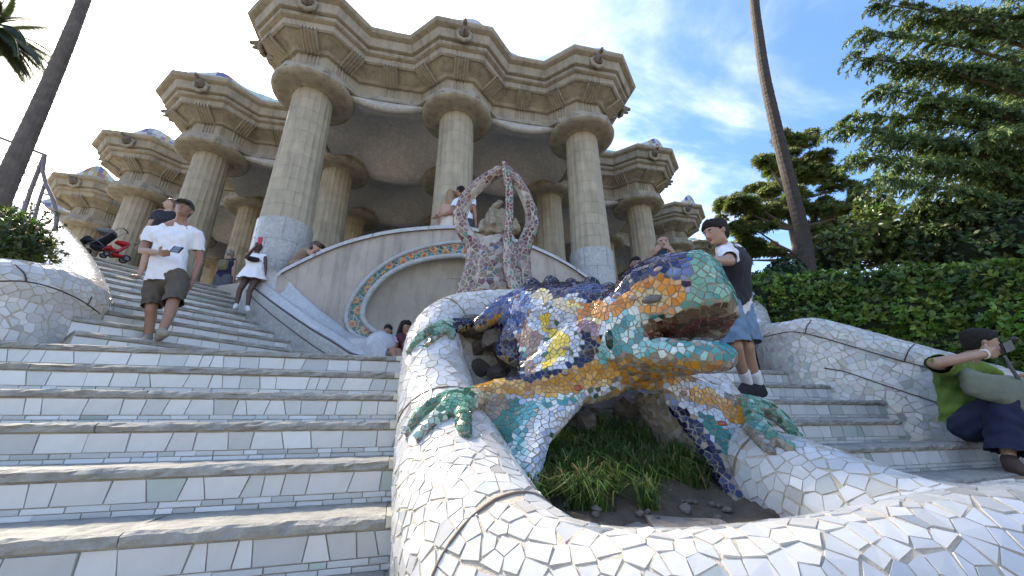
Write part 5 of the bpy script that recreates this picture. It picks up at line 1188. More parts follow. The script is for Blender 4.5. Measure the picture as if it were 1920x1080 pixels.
def person(label, J, s, skin, face=(0, -1, 0), tilt=0.0, build=1.0, clothes=(), hair=None, hairm=None, cap=None, vox=.016, hands=None, group=None, female=False, beard=None, glasses=None, cat='person', legs=True, faceup=0.0):
    o = empty('person', (J['pelvis'].x, J['pelvis'].y, min(J['tR'].z, J['tL'].z)-.03*s), label=label, cat=cat, group=group); inv = Matrix.Translation(-Vector(o.location)); b = build
    def part(name, hulls, m, v=None, sm=3, disp=0, parent=None, hems=()):
        me = blob(hulls, v or vox, sm)
        n_ = len(me.vertices); co = np.empty(n_*3); me.vertices.foreach_get('co', co); co = co.reshape(-1, 3)
        if disp:
            nv_ = np.empty(n_*3); me.vertices.foreach_get('normal', nv_) if hasattr(me.vertices[0], 'normal') else None; nv_ = nv_.reshape(-1, 3); x, y, z = co.T
            w = np.sin(x*38+z*21+2*np.sin(z*17+y*9))*.5+np.sin(z*46-x*25+3*np.sin(y*13))*.3+np.sin((x+y)*70+z*30)*.2
            co = co+nv_*(w*disp*.45)[:, None]; me.vertices.foreach_set('co', co.ravel())
        if hems:
            kill = np.zeros(n_, bool)
            for p_, d_, R_ in hems:
                dv = co-np.array(p_); a_ = dv@np.array(d_); kill |= (a_ > 0)&(np.linalg.norm(dv-a_[:, None]*np.array(d_), axis=1) < R_)&(a_ < R_*1.6)
            b_ = bmesh.new(); b_.from_mesh(me); b_.verts.ensure_lookup_table(); bmesh.ops.delete(b_, geom=[b_.verts[i] for i in np.nonzero(kill)[0]], context='VERTS'); b_.to_mesh(me); b_.free()
        me.transform(inv); return link(name, me, m, parent or o)
    rt = (J['sR']-J['sL']); rt.normalize(); upb = (J['neck']-J['pelvis']).normalized(); fb = upb.cross(rt).normalized()   # chest-forward
    if fb.dot(Vector(face)) < -.5 and False: fb = -fb
    def torso(e=0.0, lo=0):
        P, Cc, Nk = J['pelvis'], J['chest'], J['neck']; w = P.lerp(Cc, .45); T = []
        bk = -fb
        if lo <= 0: T.append([(P+rt*.075*s*b, .105*s*b+e), (P-rt*.075*s*b, .105*s*b+e), (w+rt*.06*s*b, .092*s*b+e), (w-rt*.06*s*b, .092*s*b+e)])
        T.append([(w+rt*.06*s*b, .092*s*b+e), (w-rt*.06*s*b, .092*s*b+e), (Cc+rt*.085*s*b, .105*s*b+e), (Cc-rt*.085*s*b, .105*s*b+e)])
        T.append([(Cc+rt*.085*s*b, .105*s*b+e), (Cc-rt*.085*s*b, .105*s*b+e), (J['sR']-rt*.03*s, .058*s*b+e), (J['sL']+rt*.03*s, .058*s*b+e)])
        T.append([(J['sR']-rt*.03*s, .05*s+e), (J['sL']+rt*.03*s, .05*s+e), (Nk, .055*s+e*.5)])
        if female: T.append([(Cc+rt*.06*s+fb*.07*s-upb*.03*s, .062*s+e), (Cc-rt*.06*s+fb*.07*s-upb*.03*s, .062*s+e)])
        return T
    def arm(side, e=0.0, to=2.0, r=(.052, .043, .038, .027)):
        S_, E_, W_ = J['s'+side], J['e'+side], J['w'+side]; r = [q*s*(.9 if female else 1)*b for q in r]; L = []
        if to <= 1: L.append([(S_, r[0]+e), (S_.lerp(E_, to), r[1]+e*1.4)])
        else:
            L.append([(S_, r[0]+e), (E_, r[1]+e)]); q = E_.lerp(W_, min(1, to-1)); m_ = E_.lerp(W_, .3)
            if to > 1.35: L += [[(E_, r[1]*.95+e), (m_, r[2]*1.08+e)], [(m_, r[2]*1.08+e), (q, r[3]+e)]]
            else: L.append([(E_, r[1]+e), (q, r[2]+e)])
        return L
    def leg(side, e=0.0, to=2.0, flare=0.0):
        H_, K_, A_ = J['h'+side], J['k'+side], J['a'+side]; L = []; f_ = .92 if female else 1
        if to <= 1: L.append([(H_, .092*s*b+e), (H_.lerp(K_, to), (.092-.034*to)*s*b+e+flare)])
        else:
            L.append([(H_, .092*s*b*f_+e), (K_, .056*s*b+e)]); c_ = K_.lerp(A_, .3)-fb*.0; bk = (K_-A_).cross(rt).normalized(); c_ = c_+bk*.012*s*(-1 if bk.dot(fb) > 0 else 1)
            L += [[(K_, .055*s+e), (c_, .054*s*b+e)], [(c_, .054*s*b+e+flare*.5), (K_.lerp(A_, to-1), .037*s+e+flare)]] if to > 1.4 else [[(K_, .055*s+e), (K_.lerp(A_, to-1), .05*s+e)]]
        return L
    def foot(side, e=0.0):
        A_, T_ = J['a'+side], J['t'+side]; d = (T_-A_); d.z = 0; d = d.normalized(); heel = A_-d*.035*s+Vector((0, 0, -.055*s))
        return [[(A_, .036*s+e), (heel, .032*s+e), (A_+d*.06*s-Vector((0, 0, .035*s)), .034*s+e)], [(heel, .03*s+e), (T_, .026*s+e), (A_+d*.05*s-Vector((0, 0, .03*s)), .036*s+e), (T_+d*.03*s, .02*s+e)]]
    # head
    f_, r_, u_ = frame(Vector(face)+Vector((0, 0, faceup)), (0, 0, 1)); u_ = (u_+r_*tilt).normalized(); r_ = f_.cross(u_).normalized(); hc = J['head']
    def X(x, y, z): return hc+r_*x*s+f_*y*s+u_*z*s
    hd = [[(X(0, -.018, .035), .082*s), (X(0, .018, .03), .075*s)], [(X(.0, .03, .0), .066*s), (X(0, .05, -.065), .036*s), (X(0, .0, -.03), .066*s)], [(X(0, .078, -.078), .017*s), (X(.028, .035, -.062), .024*s), (X(-.028, .035, -.062), .024*s)],
          [(X(0, .092, .012), .008*s), (X(0, .112, -.022), .013*s), (X(0, .085, -.026), .012*s)], [(X(.018, .075, .03), .016*s), (X(-.018, .075, .03), .016*s)],
          [(X(.080, -.012, .01), .014*s), (X(.080, -.014, -.018), .009*s)], [(X(-.080, -.012, .01), .014*s), (X(-.080, -.014, -.018), .009*s)], [(J['neck']-upb*.02*s, .054*s), (X(0, -.022, -.06), .052*s)]]
    hl_ = torso()+hd
    for sd in 'RL': hl_ += arm(sd)
    for sd in 'RL':
        if legs: hl_ += leg(sd)+foot(sd)
        if hands and sd in hands: pn, cu, th = hands[sd]; hl_ += hand(J['w'+sd], J['e'+sd], s, pn, cu, th)
        else: hl_ += hand(J['w'+sd], J['e'+sd], s, fb.cross(J['w'+sd]-J['e'+sd]) if False else -rt*(1 if sd == 'R' else -1), .35, 1 if sd == 'R' else 1)
    part('body', hl_, skin, vox*(.72 if vox < .0165 else 1), 2)
    def mini(name, parts, m):
        mb = MB()
        for c, rr in parts:
            b_ = bmesh.new(); bmesh.ops.create_uvsphere(b_, u_segments=8, v_segments=6, radius=1)
            mb.add([c+r_*v.co.x*rr[0]*s+f_*v.co.y*rr[1]*s+u_*v.co.z*rr[2]*s for v in b_.verts], [tuple(v.index for v in q.verts) for q in b_.faces]); b_.free()
        me = mb.mesh(); me.transform(inv); return link(name, me, m, o, smooth=True)
    mini('eyes', [(X(sx*.030, .082, .012), (.011, .0065, .005)) for sx in (-1, 1)], M_EYEW); mini('irises', [(X(sx*.030, .0885, .012), (.0058, .004, .0052)) for sx in (-1, 1)], M_IRIS)
    mini('eyebrows', [(X(sx*.031, .086, .031), (.019, .007, .0045)) for sx in (-1, 1)], hairm or M_HAIRD); mini('lips', [(X(0, .0905, -.052), (.022, .008, .007))], M_LIP)
    if glasses: mini('sunglasses', [(X(sx*.030, .092, .014), (.024, .006, .017)) for sx in (-1, 1)]+[(X(0, .095, .017), (.012, .004, .004))]+[(X(sx*.072, .03, .016), (.005, .06, .004)) for sx in (-1, 1)], mat('dark_lens', (.01, .01, .012), rough=.1))
    if beard: part('beard', [[(X(0, .072, -.072), .026*s), (X(.045, .03, -.058), .022*s), (X(-.045, .03, -.058), .022*s)], [(X(.05, .02, -.03), .02*s), (X(-.05, .02, -.03), .02*s), (X(0, .06, -.085), .02*s)]], beard, .01)
    hr = {'short': [[(X(0, -.03, .05), .088*s), (X(0, .012, .072), .068*s)], [(X(0, -.06, .01), .07*s), (X(0, -.04, .06), .082*s)], [(X(.05, -.01, .04), .04*s), (X(-.05, -.01, .04), .04*s), (X(0, .035, .088), .045*s)]],
          'full': [[(X(0, -.03, .05), .091*s), (X(0, .025, .074), .068*s)], [(X(0, -.06, -.01), .068*s), (X(0, -.045, .055), .086*s)], [(X(.062, -.005, .03), .030*s), (X(.05, .045, .062), .028*s)], [(X(-.062, -.005, .03), .030*s), (X(-.05, .045, .062), .028*s)], [(X(0, .066, .082), .026*s), (X(.035, .058, .078), .028*s), (X(-.035, .058, .078), .028*s), (X(0, .02, .1), .04*s)]],
          'long': [[(X(0, -.03, .05), .092*s), (X(0, .025, .075), .068*s)], [(X(0, -.045, .03), .088*s), (X(0, -.085, -.13), .072*s), (X(.04, -.075, -.25), .05*s), (X(-.04, -.075, -.25), .05*s)], [(X(.065, -.01, .03), .035*s), (X(.06, -.03, -.14), .035*s)], [(X(-.065, -.01, .03), .035*s), (X(-.06, -.03, -.14), .035*s)]],
          'bob': [[(X(0, -.03, .055), .092*s), (X(0, .03, .08), .07*s)], [(X(0, -.055, .01), .085*s), (X(.055, -.035, -.06), .04*s), (X(-.055, -.035, -.06), .04*s)], [(X(.0, .06, .068), .04*s), (X(.05, .045, .05), .032*s), (X(-.05, .045, .05), .032*s)]],
          'bun': [[(X(0, -.03, .05), .088*s), (X(0, .022, .072), .068*s)], [(X(0, -.06, .01), .07*s), (X(0, -.04, .06), .082*s)], [(X(0, -.11, .06), .045*s)]],
          'thin': [[(X(0, -.045, .03), .082*s), (X(0, -.035, .055), .079*s)], [(X(.062, -.01, .02), .026*s), (X(.055, -.05, .0), .04*s)], [(X(-.062, -.01, .02), .026*s), (X(-.055, -.05, .0), .04*s)]]}
    if hair:
        q = part('hair', hr[hair], hairm or M_HAIRD, .013, 2)
        for v in q.data.vertices: v.co += v.normal*.006*s*noise.noise(v.co*40)
    if cap:
        c1 = part('cap', [[(X(0, -.022, .055), .093*s), (X(0, .02, .062), .084*s)]], cap, .012, 2); b_ = MB()
        v = []
        for k in range(9):
            a = -1.15+2.3*k/8; v += [X(math.sin(a)*.082, .045+math.cos(a)*.035, .058), X(math.sin(a)*.070, .075+math.cos(a)*.09, .036+.012*math.cos(a))]
        v2 = [p-u_*.006*s for p in v]; n = 18
        b_.add(v+v2, [(2*k, 2*k+1, 2*k+3, 2*k+2) for k in range(8)]+[(n+2*k+2, n+2*k+3, n+2*k+1, n+2*k) for k in range(8)]+[(2*k+1, n+2*k+1, n+2*k+3, 2*k+3) for k in range(8)]); me = b_.mesh(); me.transform(inv); link('visor', me, cap, c1)
    env = dict(J=J, s=s, torso=torso, arm=arm, leg=leg, foot=foot, part=part, rt=rt, fb=fb, upb=upb, o=o, X=X, b=b, inv=inv)
    for c in clothes: c(env)
    return o, env
def tee(m, sleeve=.62, e=.016, long=.08, name='shirt'):
    def f(E):
        J, s, b = E['J'], E['s'], E['b']; up, rt = E['upb'], E['rt']; P = J['pelvis']-up*(long*.9-.05)*s; lowp = P-up*.10*s; hem = []
        T = E['torso'](e*s)
        if long >= .05:
            T += [[(lowp+rt*.078*s*b, .098*s*b+e*1.3*s), (lowp-rt*.078*s*b, .098*s*b+e*1.3*s), (J['chest']+rt*.06*s, .10*s*b+e*s), (J['chest']-rt*.06*s, .10*s*b+e*s)]]; hem.append((P-up*.03*s, -up, .34*s))
        T[3] = T[3][:2]+[(J['neck']-up*.035*s, .05*s)]
        if sleeve:
            for sd in 'RL':
                T += E['arm'](sd, e*.95*s, sleeve+(.18 if sleeve < 1 else .1)); S_, E_, W_ = J['s'+sd], J['e'+sd], J['w'+sd]
                if sleeve <= 1: hem.append((S_.lerp(E_, sleeve), (E_-S_).normalized(), .095*s))
                else: hem.append((E_.lerp(W_, sleeve-1), (W_-E_).normalized(), .08*s))
        E['part'](name, T, m, None, 3, .024*s, hems=hem)
    return f
def vest(m, e=.03):
    def f(E):
        J, s, up = E['J'], E['s'], E['upb']; T = E['torso'](e*s)[:3]; T[2] = T[2][:2]+[(J['sR']-E['rt']*.06*s, .055*s+e*s*.7), (J['sL']+E['rt']*.06*s, .055*s+e*s*.7)]
        lo = J['pelvis']-up*.06*s; T.append([(lo+E['rt']*.078*s, .1*s+e*1.2*s), (lo-E['rt']*.078*s, .1*s+e*1.2*s), (J['chest'], .11*s+e*s)]); E['part']('vest', T, m, None, 3, .012*s, hems=[(lo+up*.04*s, -up, .34*s)])
    return f
def shorts(m, to=.85, e=.024, flare=.012, name='shorts'):
    def f(E):
        J, s, b = E['J'], E['s'], E['b']; P = J['pelvis']; T = [[(P+E['rt']*.07*s*b+E['upb']*.02*s, .100*s*b+e*s*.3), (P-E['rt']*.07*s*b+E['upb']*.02*s, .100*s*b+e*s*.3), (J['hR'], .096*s*b+e*s*.4), (J['hL'], .096*s*b+e*s*.4)]]; hem = []
        for sd in 'RL':
            H_, K_, A_ = J['h'+sd], J['k'+sd], J['a'+sd]
            if to <= 1.05: q = H_.lerp(K_, to+.16); T.append([(H_, .090*s*b+e*s), (q, .066*s*b+e*s+flare*s)]); hem.append((H_.lerp(K_, to), (K_-H_).normalized(), .15*s))
            else: T += [[(H_, .090*s*b+e*s), (K_, .062*s*b+e*s)], [(K_, .060*s*b+e*s), (K_.lerp(A_, to-.9), .052*s*b+e*s+flare*s)]]; hem.append((K_.lerp(A_, to-1), (A_-K_).normalized(), .14*s))
        E['part'](name, T, m, None, 2, .026*s, hems=hem)
    return f
def shoes(m, e=.010):
    def f(E):
        for sd in 'RL': E['part']('shoe', E['foot'](sd, e*E['s']), m, .011, 2)
    return f
def socks(m, h=.35):
    def f(E):
        J, s = E['J'], E['s']
        for sd in 'RL': A_, K_ = J['a'+sd], J['k'+sd]; E['part']('sock', [[(A_, .043*s), (A_.lerp(K_, h), .05*s)]], m, .012, 2)
    return f
def skirt(m, top='pelvis', len_=.45, r0=.14, r1=.28, name='skirt', thick=.012, start=.05):
    def f(E):
        J, s = E['J'], E['s']; c0 = J[top]+E['upb']*start*s; v = []; fc = []; n = 40; rows = 8
        for j in range(rows+1):
            t = j/rows; r = (r0+(r1-r0)*t**.8)*s; c = c0+Vector((0, 0, -len_*t*s))
            for k in range(n): a = 6.283*k/n; rr = r*(1+.10*t*math.sin(a*9+1)+.05*t*math.sin(a*4)); v.append(c+E['rt']*math.cos(a)*rr+Vector(E['fb'].x, ) if False else c+E['rt']*math.cos(a)*rr+E['rt'].cross(Vector((0, 0, 1)))*math.sin(a)*rr*.82)
        for j in range(rows):
            for k in range(n): fc.append((j*n+k, j*n+(k+1) % n, (j+1)*n+(k+1) % n, (j+1)*n+k))
        fc.append(tuple(range(n))); me = mesh(v, fc); me.transform(E['inv']); link(name, me, m, E['o'], smooth=True)
    return f
def held(name, label, cat, c, sz, ax, ay, m, extra=None):
    ax = Vector(ax).normalized(); ay = Vector(ay); ay = (ay-ax*ay.dot(ax)).normalized(); bm = bmesh.new(); bmesh.ops.create_cube(bm, size=1)
    bmesh.ops.bevel(bm, geom=bm.edges[:], offset=.09, segments=2, affect='EDGES') if False else None
    az = ax.cross(ay)
    for v in bm.verts: w = v.co.copy(); v.co = ax*w.x*sz[0]+ay*w.y*sz[1]+az*w.z*sz[2]
    bmesh.ops.bevel(bm, geom=bm.edges[:], offset=min(sz)*.35, segments=2, affect='EDGES')
    me = bpy.data.meshes.new(name); bm.to_mesh(me); bm.free(); o = link(name, me, m, label=label, cat=cat); o.location = c
    if extra: extra(o, ax, ay, az)
    return o
M_PHONE = mat('phone_black', (.015, .015, .018), rough=.15); M_SCREEN = mat('phone_glass', (.04, .05, .07), rough=.05)
def lens(o, ax, ay, az, sz=(.07, .15, .009)):
    mb = MB(); mb.lathe(-az*sz[2]*.6+ax*sz[0]*.28+ay*sz[1]*.36, [(.009, -.002), (.009, .001), (.004, .001)], 10, ax=az, cap=True); mb.build('camera_lens', M_PHONE, o)
    mb = MB(); mb.box(az*sz[2]*.55, (sz[0]*.9, sz[1]*.92, .001), ax=ax, ay=ay, az=az); mb.build('screen', M_SCREEN, o)
# 1 man in white tee on the first upper step
def PW(px, py, y): return W(px, py, y)
s = 1.10; fA = Wz(292, 646, .936+.0); lA = PW(292, 640, 4.35); lA.z = .936
J = stand((lA.x, 4.35, .936), R(8), s)
zz_ = lambda px, py, y: PW(px, py, y)
J.update(head=zz_(344, 394, 4.3), neck=zz_(338, 417, 4.35), chest=zz_(325, 452, 4.33), pelvis=zz_(313, 512, 4.33), sR=zz_(283, 434, 4.3), sL=zz_(372, 440, 4.4), eR=zz_(267, 470, 4.25), wR=zz_(300, 474, 4.05), eL=zz_(374, 490, 4.5), wL=zz_(360, 528, 4.45),
         hR=zz_(292, 527, 4.33), hL=zz_(336, 527, 4.33), kR=zz_(283, 582, 4.30), kL=zz_(322, 575, 4.18), aR=zz_(276, 636, 4.38), aL=zz_(300, 634, 4.12), tR=zz_(272, 646, 4.25), tL=zz_(304, 645, 3.98))
J['tR'].z = J['tL'].z = .965; J['aR'].z = J['aL'].z = 1.03
person('man in white tee, brown shorts and cap standing on the left steps', J, s, SK2, face=(.45, -.8, 0), faceup=.12, build=.92, vox=.014, hair='short', hairm=M_HAIRB, cap=cloth('cap_olive', (.05, .055, .04)), hands={'R': ((.1, .5, .5), .5, 1), 'L': ((-.6, -.3, 0), .9, 1)},
       clothes=[tee(cloth('white_tee', (.74, .74, .76), .93), .62, .014, .16), shorts(cloth('brown_shorts', (.10, .08, .058)), .88, .018, .012), shoes(cloth('canvas_shoe', (.30, .26, .2)))])
held('phone', 'black phone held at waist height by the man in white tee', 'phone', PW(331, 468, 3.95), (.075, .15, .010), (.3, .2, .9), (.9, -.1, .35), M_PHONE, lens)
# 2 woman in black top behind him
lw = PW(318, 440, 6.6); J = stand((lw.x, 6.6, 2.60), R(20), 1.0); d = PW(319, 384, 6.6)-J['head']; J = {k: v+d for k, v in J.items()}
person('woman in black tee and headphones half hidden behind the man in white', J, 1.0, SK4, face=(-.6, -.7, .1), hair='bun', hairm=mat('auburn_hair', (.16, .08, .04), (.08, .04, .02), rough=.5, scale=30), female=True, clothes=[tee(cloth('black_tee', (.02, .02, .03))), shorts(cloth('dark_denim', (.04, .05, .08)), .9)], vox=.02)
# 3 person in tank top seen from behind with backpack
lt = PW(405, 577, 10.2); J = stand((lt.x, 10.2, 3.146), R(180), 1.05); 
person('grey-haired person in navy tank top with a small backpack walking up between columns', J, 1.05, SK4, face=(.1, 1, 0), hair='short', hairm=mat('grey_hair', (.35, .32, .28), (.2, .18, .16), rough=.6, scale=30), build=1.15, clothes=[tee(cloth('navy_tank', (.02, .025, .07)), 0, .014, .1, 'tank_top'), shorts(cloth('grey_shorts', (.12, .13, .15)), .7, .04, .03), shoes(cloth('dark_shoe', (.03, .03, .03)))], vox=.02)
bp_ = J['chest']+Vector((.02, -.16, -.04)); pk = blob([[(bp_+Vector((x, 0, z)), .075) for x in (-.07, .07) for z in (-.11, .09)], [(bp_+Vector((x, -.06, -.05)), .05) for x in (-.06, .06)]], .02, 3)
o = link('backpack', pk, cloth('khaki_pack', (.20, .18, .11)), label='small khaki backpack on the back of the person in the navy tank top', cat='backpack')
mb = MB()
for sx in (-1, 1): mb.tube([bp_+Vector((sx*.10, 0, .10)), J['s'+('R' if sx > 0 else 'L')]+Vector((0, 0, .06)), bp_+Vector((sx*.15, .22, 0)), bp_+Vector((sx*.11, .02, -.12))], .014, 6)
mb.build('strap', MATS['khaki_pack'], o)
# 4 woman in white dress raising a phone
lw = PW(462, 583, 6.7); s = .86; J = stand((lw.x, 6.7, 2.041), R(12), s, wR=PW(484, 458, 6.35), eR=PW(461, 482, 6.45), wL=PW(498, 508, 6.6), eL=PW(498, 487, 6.7)); d = PW(482, 466, 6.7)-J['head']
for k in ('head', 'neck', 'chest', 'sR', 'sL'): J[k] = J[k]+d*(.9 if k != 'chest' else .6)
J['kR'], J['kL'] = PW(449, 545, 6.65), PW(467, 548, 6.65)
J['aR'], J['tR'] = PW(443, 572, 6.65), PW(440, 578, 6.55); J['aL'], J['tL'] = PW(464, 576, 6.62), PW(466, 582, 6.5)
WH = cloth('white_dress', (.80, .80, .82), .95)
person('woman in short white dress with black waist bag raising a red phone on the steps', J, s, SK3, face=(.35, -.9, .2), female=True, hair='bun', build=1.05, clothes=[tee(WH, 0, .014, 0, 'bodice'), skirt(WH, 'pelvis', .42, .13, .30, 'dress_skirt', start=.16), shoes(cloth('white_trainer', (.7, .7, .7)))], vox=.017, hands={'R': ((.3, -.8, .1), .7, 1)})
b0 = J['chest']+Vector((0, -.14, -.01)); o = link('waist_bag', blob([[(b0+Vector((-.14, .02, .04)), .03), (b0+Vector((.12, 0, -.04)), .045), (b0+Vector((0, -.02, -.03)), .05)]], .015, 2), cloth('black_nylon', (.012, .012, .016)), label='black waist bag worn across the chest of the woman in white dress', cat='bag')
mb = MB(); mb.tube([b0+Vector((-.14, .02, .05)), J['sR']+Vector((0, .02, .06)), J['chest']+Vector((0, .14, 0)), b0+Vector((.15, .06, -.04))], .012, 6); mb.build('strap', MATS['black_nylon'], o)
held('phone', 'red phone held up by the woman in the white dress', 'phone', PW(488, 451, 6.3), (.075, .15, .012), (.9, .2, .1), (-.1, .1, 1), mat('red_phone', (.45, .04, .05), rough=.3), lens)
# 5 crouching woman in brown and 6 companion at the column foot
J = stand((0, 0, 0), 0, .95); J.update(pelvis=PW(553, 492, 7.09), chest=PW(572, 474, 7.06), neck=PW(584, 466, 7.02), head=PW(591, 464, 6.96), sR=PW(577, 470, 6.92), sL=PW(582, 470, 7.20), eR=PW(588, 482, 6.95), wR=PW(600, 474, 6.9), eL=PW(592, 480, 7.15), wL=PW(602, 474, 7.05), hR=PW(552, 498, 6.99), hL=PW(554, 496, 7.19), kR=PW(580, 500, 7.04), kL=PW(584, 500, 7.24), aR=PW(552, 506, 7.09), aL=PW(552, 504, 7.29), tR=PW(540, 508, 7.09), tL=PW(542, 506, 7.29))
BR = cloth('taupe_dress', (.26, .20, .15))
person('woman in taupe one-shoulder dress bending over the wall beside the big column', J, .95, SK4, face=(.8, .1, -.45), female=True, hair='bob', hairm=M_HAIRB, clothes=[tee(BR, 0, .016, .1, 'dress_top'), shorts(BR, 1.0, .04, .02, 'dress_skirt')], vox=.02)
J2 = {k: v+Vector((.30, .12, -.06)) for k, v in J.items()}; J2['head'] = PW(601, 468, 7.19); J2['neck'] = PW(603, 476, 7.24); J2['chest'] = PW(606, 486, 7.26)
person('person in maroon top crouched behind the woman in taupe dress', J2, .85, SK2, face=(-.6, .3, -.3), hair='bob', clothes=[tee(cloth('maroon_top', (.08, .02, .03)), .7)], vox=.022)
# 7, 8 couple by the middle column
lc = PW(842, 425, 7.8); J = stand((PW(834, 425, 7.85).x, 7.87, 3.146), R(175), 1.1, eL=(.27, .05, 1.15), wL=(.2, -.1, 1.0)); dz = PW(846, 366, 7.87)-J['head']; J = {k: v+Vector((dz.x*(.5 if k in ('pelvis', 'chest', 'hR', 'hL') else 1), 0, dz.z*.98)) for k, v in J.items()}
person('blonde woman with bare back and pale skirt seen from behind at the bench top', J, 1.1, SK4, face=(.3, 1, 0), female=True, hair='long', hairm=mat('blonde_hair', (.36, .25, .13), (.18, .11, .06), rough=.5, scale=30), clothes=[tee(cloth('white_band', (.7, .68, .64)), 0, .010, -.12, 'top') if False else skirt(cloth('pale_skirt', (.62, .58, .50), .9), 'pelvis', .5, .145, .20, 'skirt', start=.10)], vox=.018)
J = stand((PW(868, 425, 7.75).x, 7.8, 3.146), R(170), 1.15); dz = PW(862, 360, 7.8)-J['head']; J = {k: v+Vector((0, 0, dz.z)) for k, v in J.items()}; J['head'] = PW(862, 361, 7.8); J['neck'] = PW(868, 376, 7.8)
J['eL'], J['wL'] = PW(846, 398, 7.7), PW(824, 405, 7.66)
person('dark-haired man in white tee with an arm round the blonde woman', J, 1.15, SK2, face=(-.8, .6, 0), hair='short', clothes=[tee(cloth('sky_tee', (.66, .72, .80), .93), .6), shorts(cloth('dark_denim', (.04, .05, .08)), 1.0)], vox=.018)
# 9, 10 girl and dark-haired person beside the knob
J = stand((0, 0, 0), 0, .72); J.update(pelvis=PW(732, 664, 5.7), chest=PW(728, 645, 5.68), neck=PW(727, 632, 5.68), head=PW(727, 621, 5.65), sR=PW(717, 636, 5.66), sL=PW(738, 636, 5.7), eR=PW(720, 655, 5.6), wR=PW(734, 655, 5.48), eL=PW(742, 652, 5.66), wL=PW(742, 650, 5.5), hR=PW(727, 668, 5.65), hL=PW(738, 668, 5.7), kR=PW(738, 660, 5.4), kL=PW(748, 658, 5.45), aR=PW(742, 678, 5.35), aL=PW(750, 678, 5.4), tR=PW(738, 683, 5.25), tL=PW(746, 683, 5.3))
person('little girl in pink tee with a dark fringe sitting beside the white knob', J, .74, SK2, face=(.15, -.95, 0), hair='bob', female=False, clothes=[tee(cloth('pink_tee', (.62, .36, .46)), .6), shorts(cloth('lilac_shorts', (.35, .28, .45)), .6)], vox=.013)
J3 = {k: v+Vector((.20, .22, .10)) for k, v in J.items()}
person('long-haired person in dark maroon seated behind the little girl', J3, .95, SK2, face=(.7, -.5, -.2), hair='long', female=True, clothes=[tee(cloth('maroon_top', (.08, .02, .03)), 1.3)], vox=.018)
# 11, 12 woman in sunglasses and bearded man behind the lizard
p = PW(1193, 498, 5.6); J = stand((p.x, 5.6, .715), R(-5), 1.0); d = p-J['head']; J = {k: v+d for k, v in J.items()}
person('dark-haired woman with sunglasses on her head behind the lizard crest', J, 1.08, SK2, face=(-.1, -1, -.1), female=True, hair='bun', clothes=[tee(cloth('black_tee', (.02, .02, .03)))], vox=.016)
p = PW(1243, 459, 5.05); J = stand((p.x, 5.05, .715), R(-12), 1.12); d = p-J['head']; J = {k: v+d for k, v in J.items()}; J['wR'], J['wL'] = PW(1224, 480, 4.72), PW(1262, 474, 4.72); J['eR'], J['eL'] = PW(1214, 500, 4.9), PW(1280, 500, 4.9)
person('bearded man photographing with a phone behind the lizard head', J, 1.12, SK1, face=(-.25, -1, -.1), hair='thin', beard=M_HAIRB, clothes=[tee(cloth('grey_tee', (.12, .12, .13)))], hands={'R': ((.6, -.2, .3), .9, 1), 'L': ((-.6, -.2, .3), .9, 1)}, vox=.015)
held('phone', 'dark phone held sideways by the bearded man', 'phone', PW(1239, 474, 4.66), (.09, .17, .012), (0, .1, 1), (1, 0, 0), M_PHONE, lens)
# 13 young man in dark vest and denim shorts leaning on the lizard
s = 1.20; yb = 4.22; J = stand((PW(1410, 740, yb).x, yb, .273), R(-60), s)
J.update(head=PW(1342, 438, 3.55), neck=PW(1356, 461, 3.72), chest=PW(1375, 492, 3.85), pelvis=PW(1374, 560, 4.02), sR=PW(1358, 470, 3.62), sL=PW(1384, 474, 3.98), eR=PW(1366, 506, 3.45), wR=PW(1326, 491, 3.2), eL=PW(1352, 508, 3.85), wL=PW(1312, 480, 3.5),
         hR=PW(1362, 575, 3.92), hL=PW(1384, 575, 4.12), kR=PW(1380, 650, 3.92), kL=PW(1402, 650, 4.1), aR=PW(1403, 722, 4.22), aL=PW(1422, 724, 4.32), tR=PW(1388, 741, 4.16), tL=PW(1406, 744, 4.24))
J['wR'], J['eR'] = PW(1322, 489, 3.0), PW(1368, 489, 3.25)
DEN = cloth('blue_denim', (.16, .25, .36), .7, bump=.35)
person('young man in black vest and denim shorts leaning on the lizard head', J, s, SK1, face=(-.92, -.25, -.25), hair='full', build=.98, vox=.014, hands={'R': ((-.2, .2, -1), .6, -1), 'L': ((0, 0, -1), .5, 1)},
       clothes=[tee(cloth('white_tee', (.78, .78, .80), .93), .85, .018, .15), vest(cloth('black_vest', (.022, .020, .028))), shorts(DEN, .93, .03, .03, 'denim_shorts'), socks(cloth('white_sock', (.75, .75, .77), .9, bscale=60), .33), shoes(cloth('black_shoe', (.015, .015, .018)), .014)])
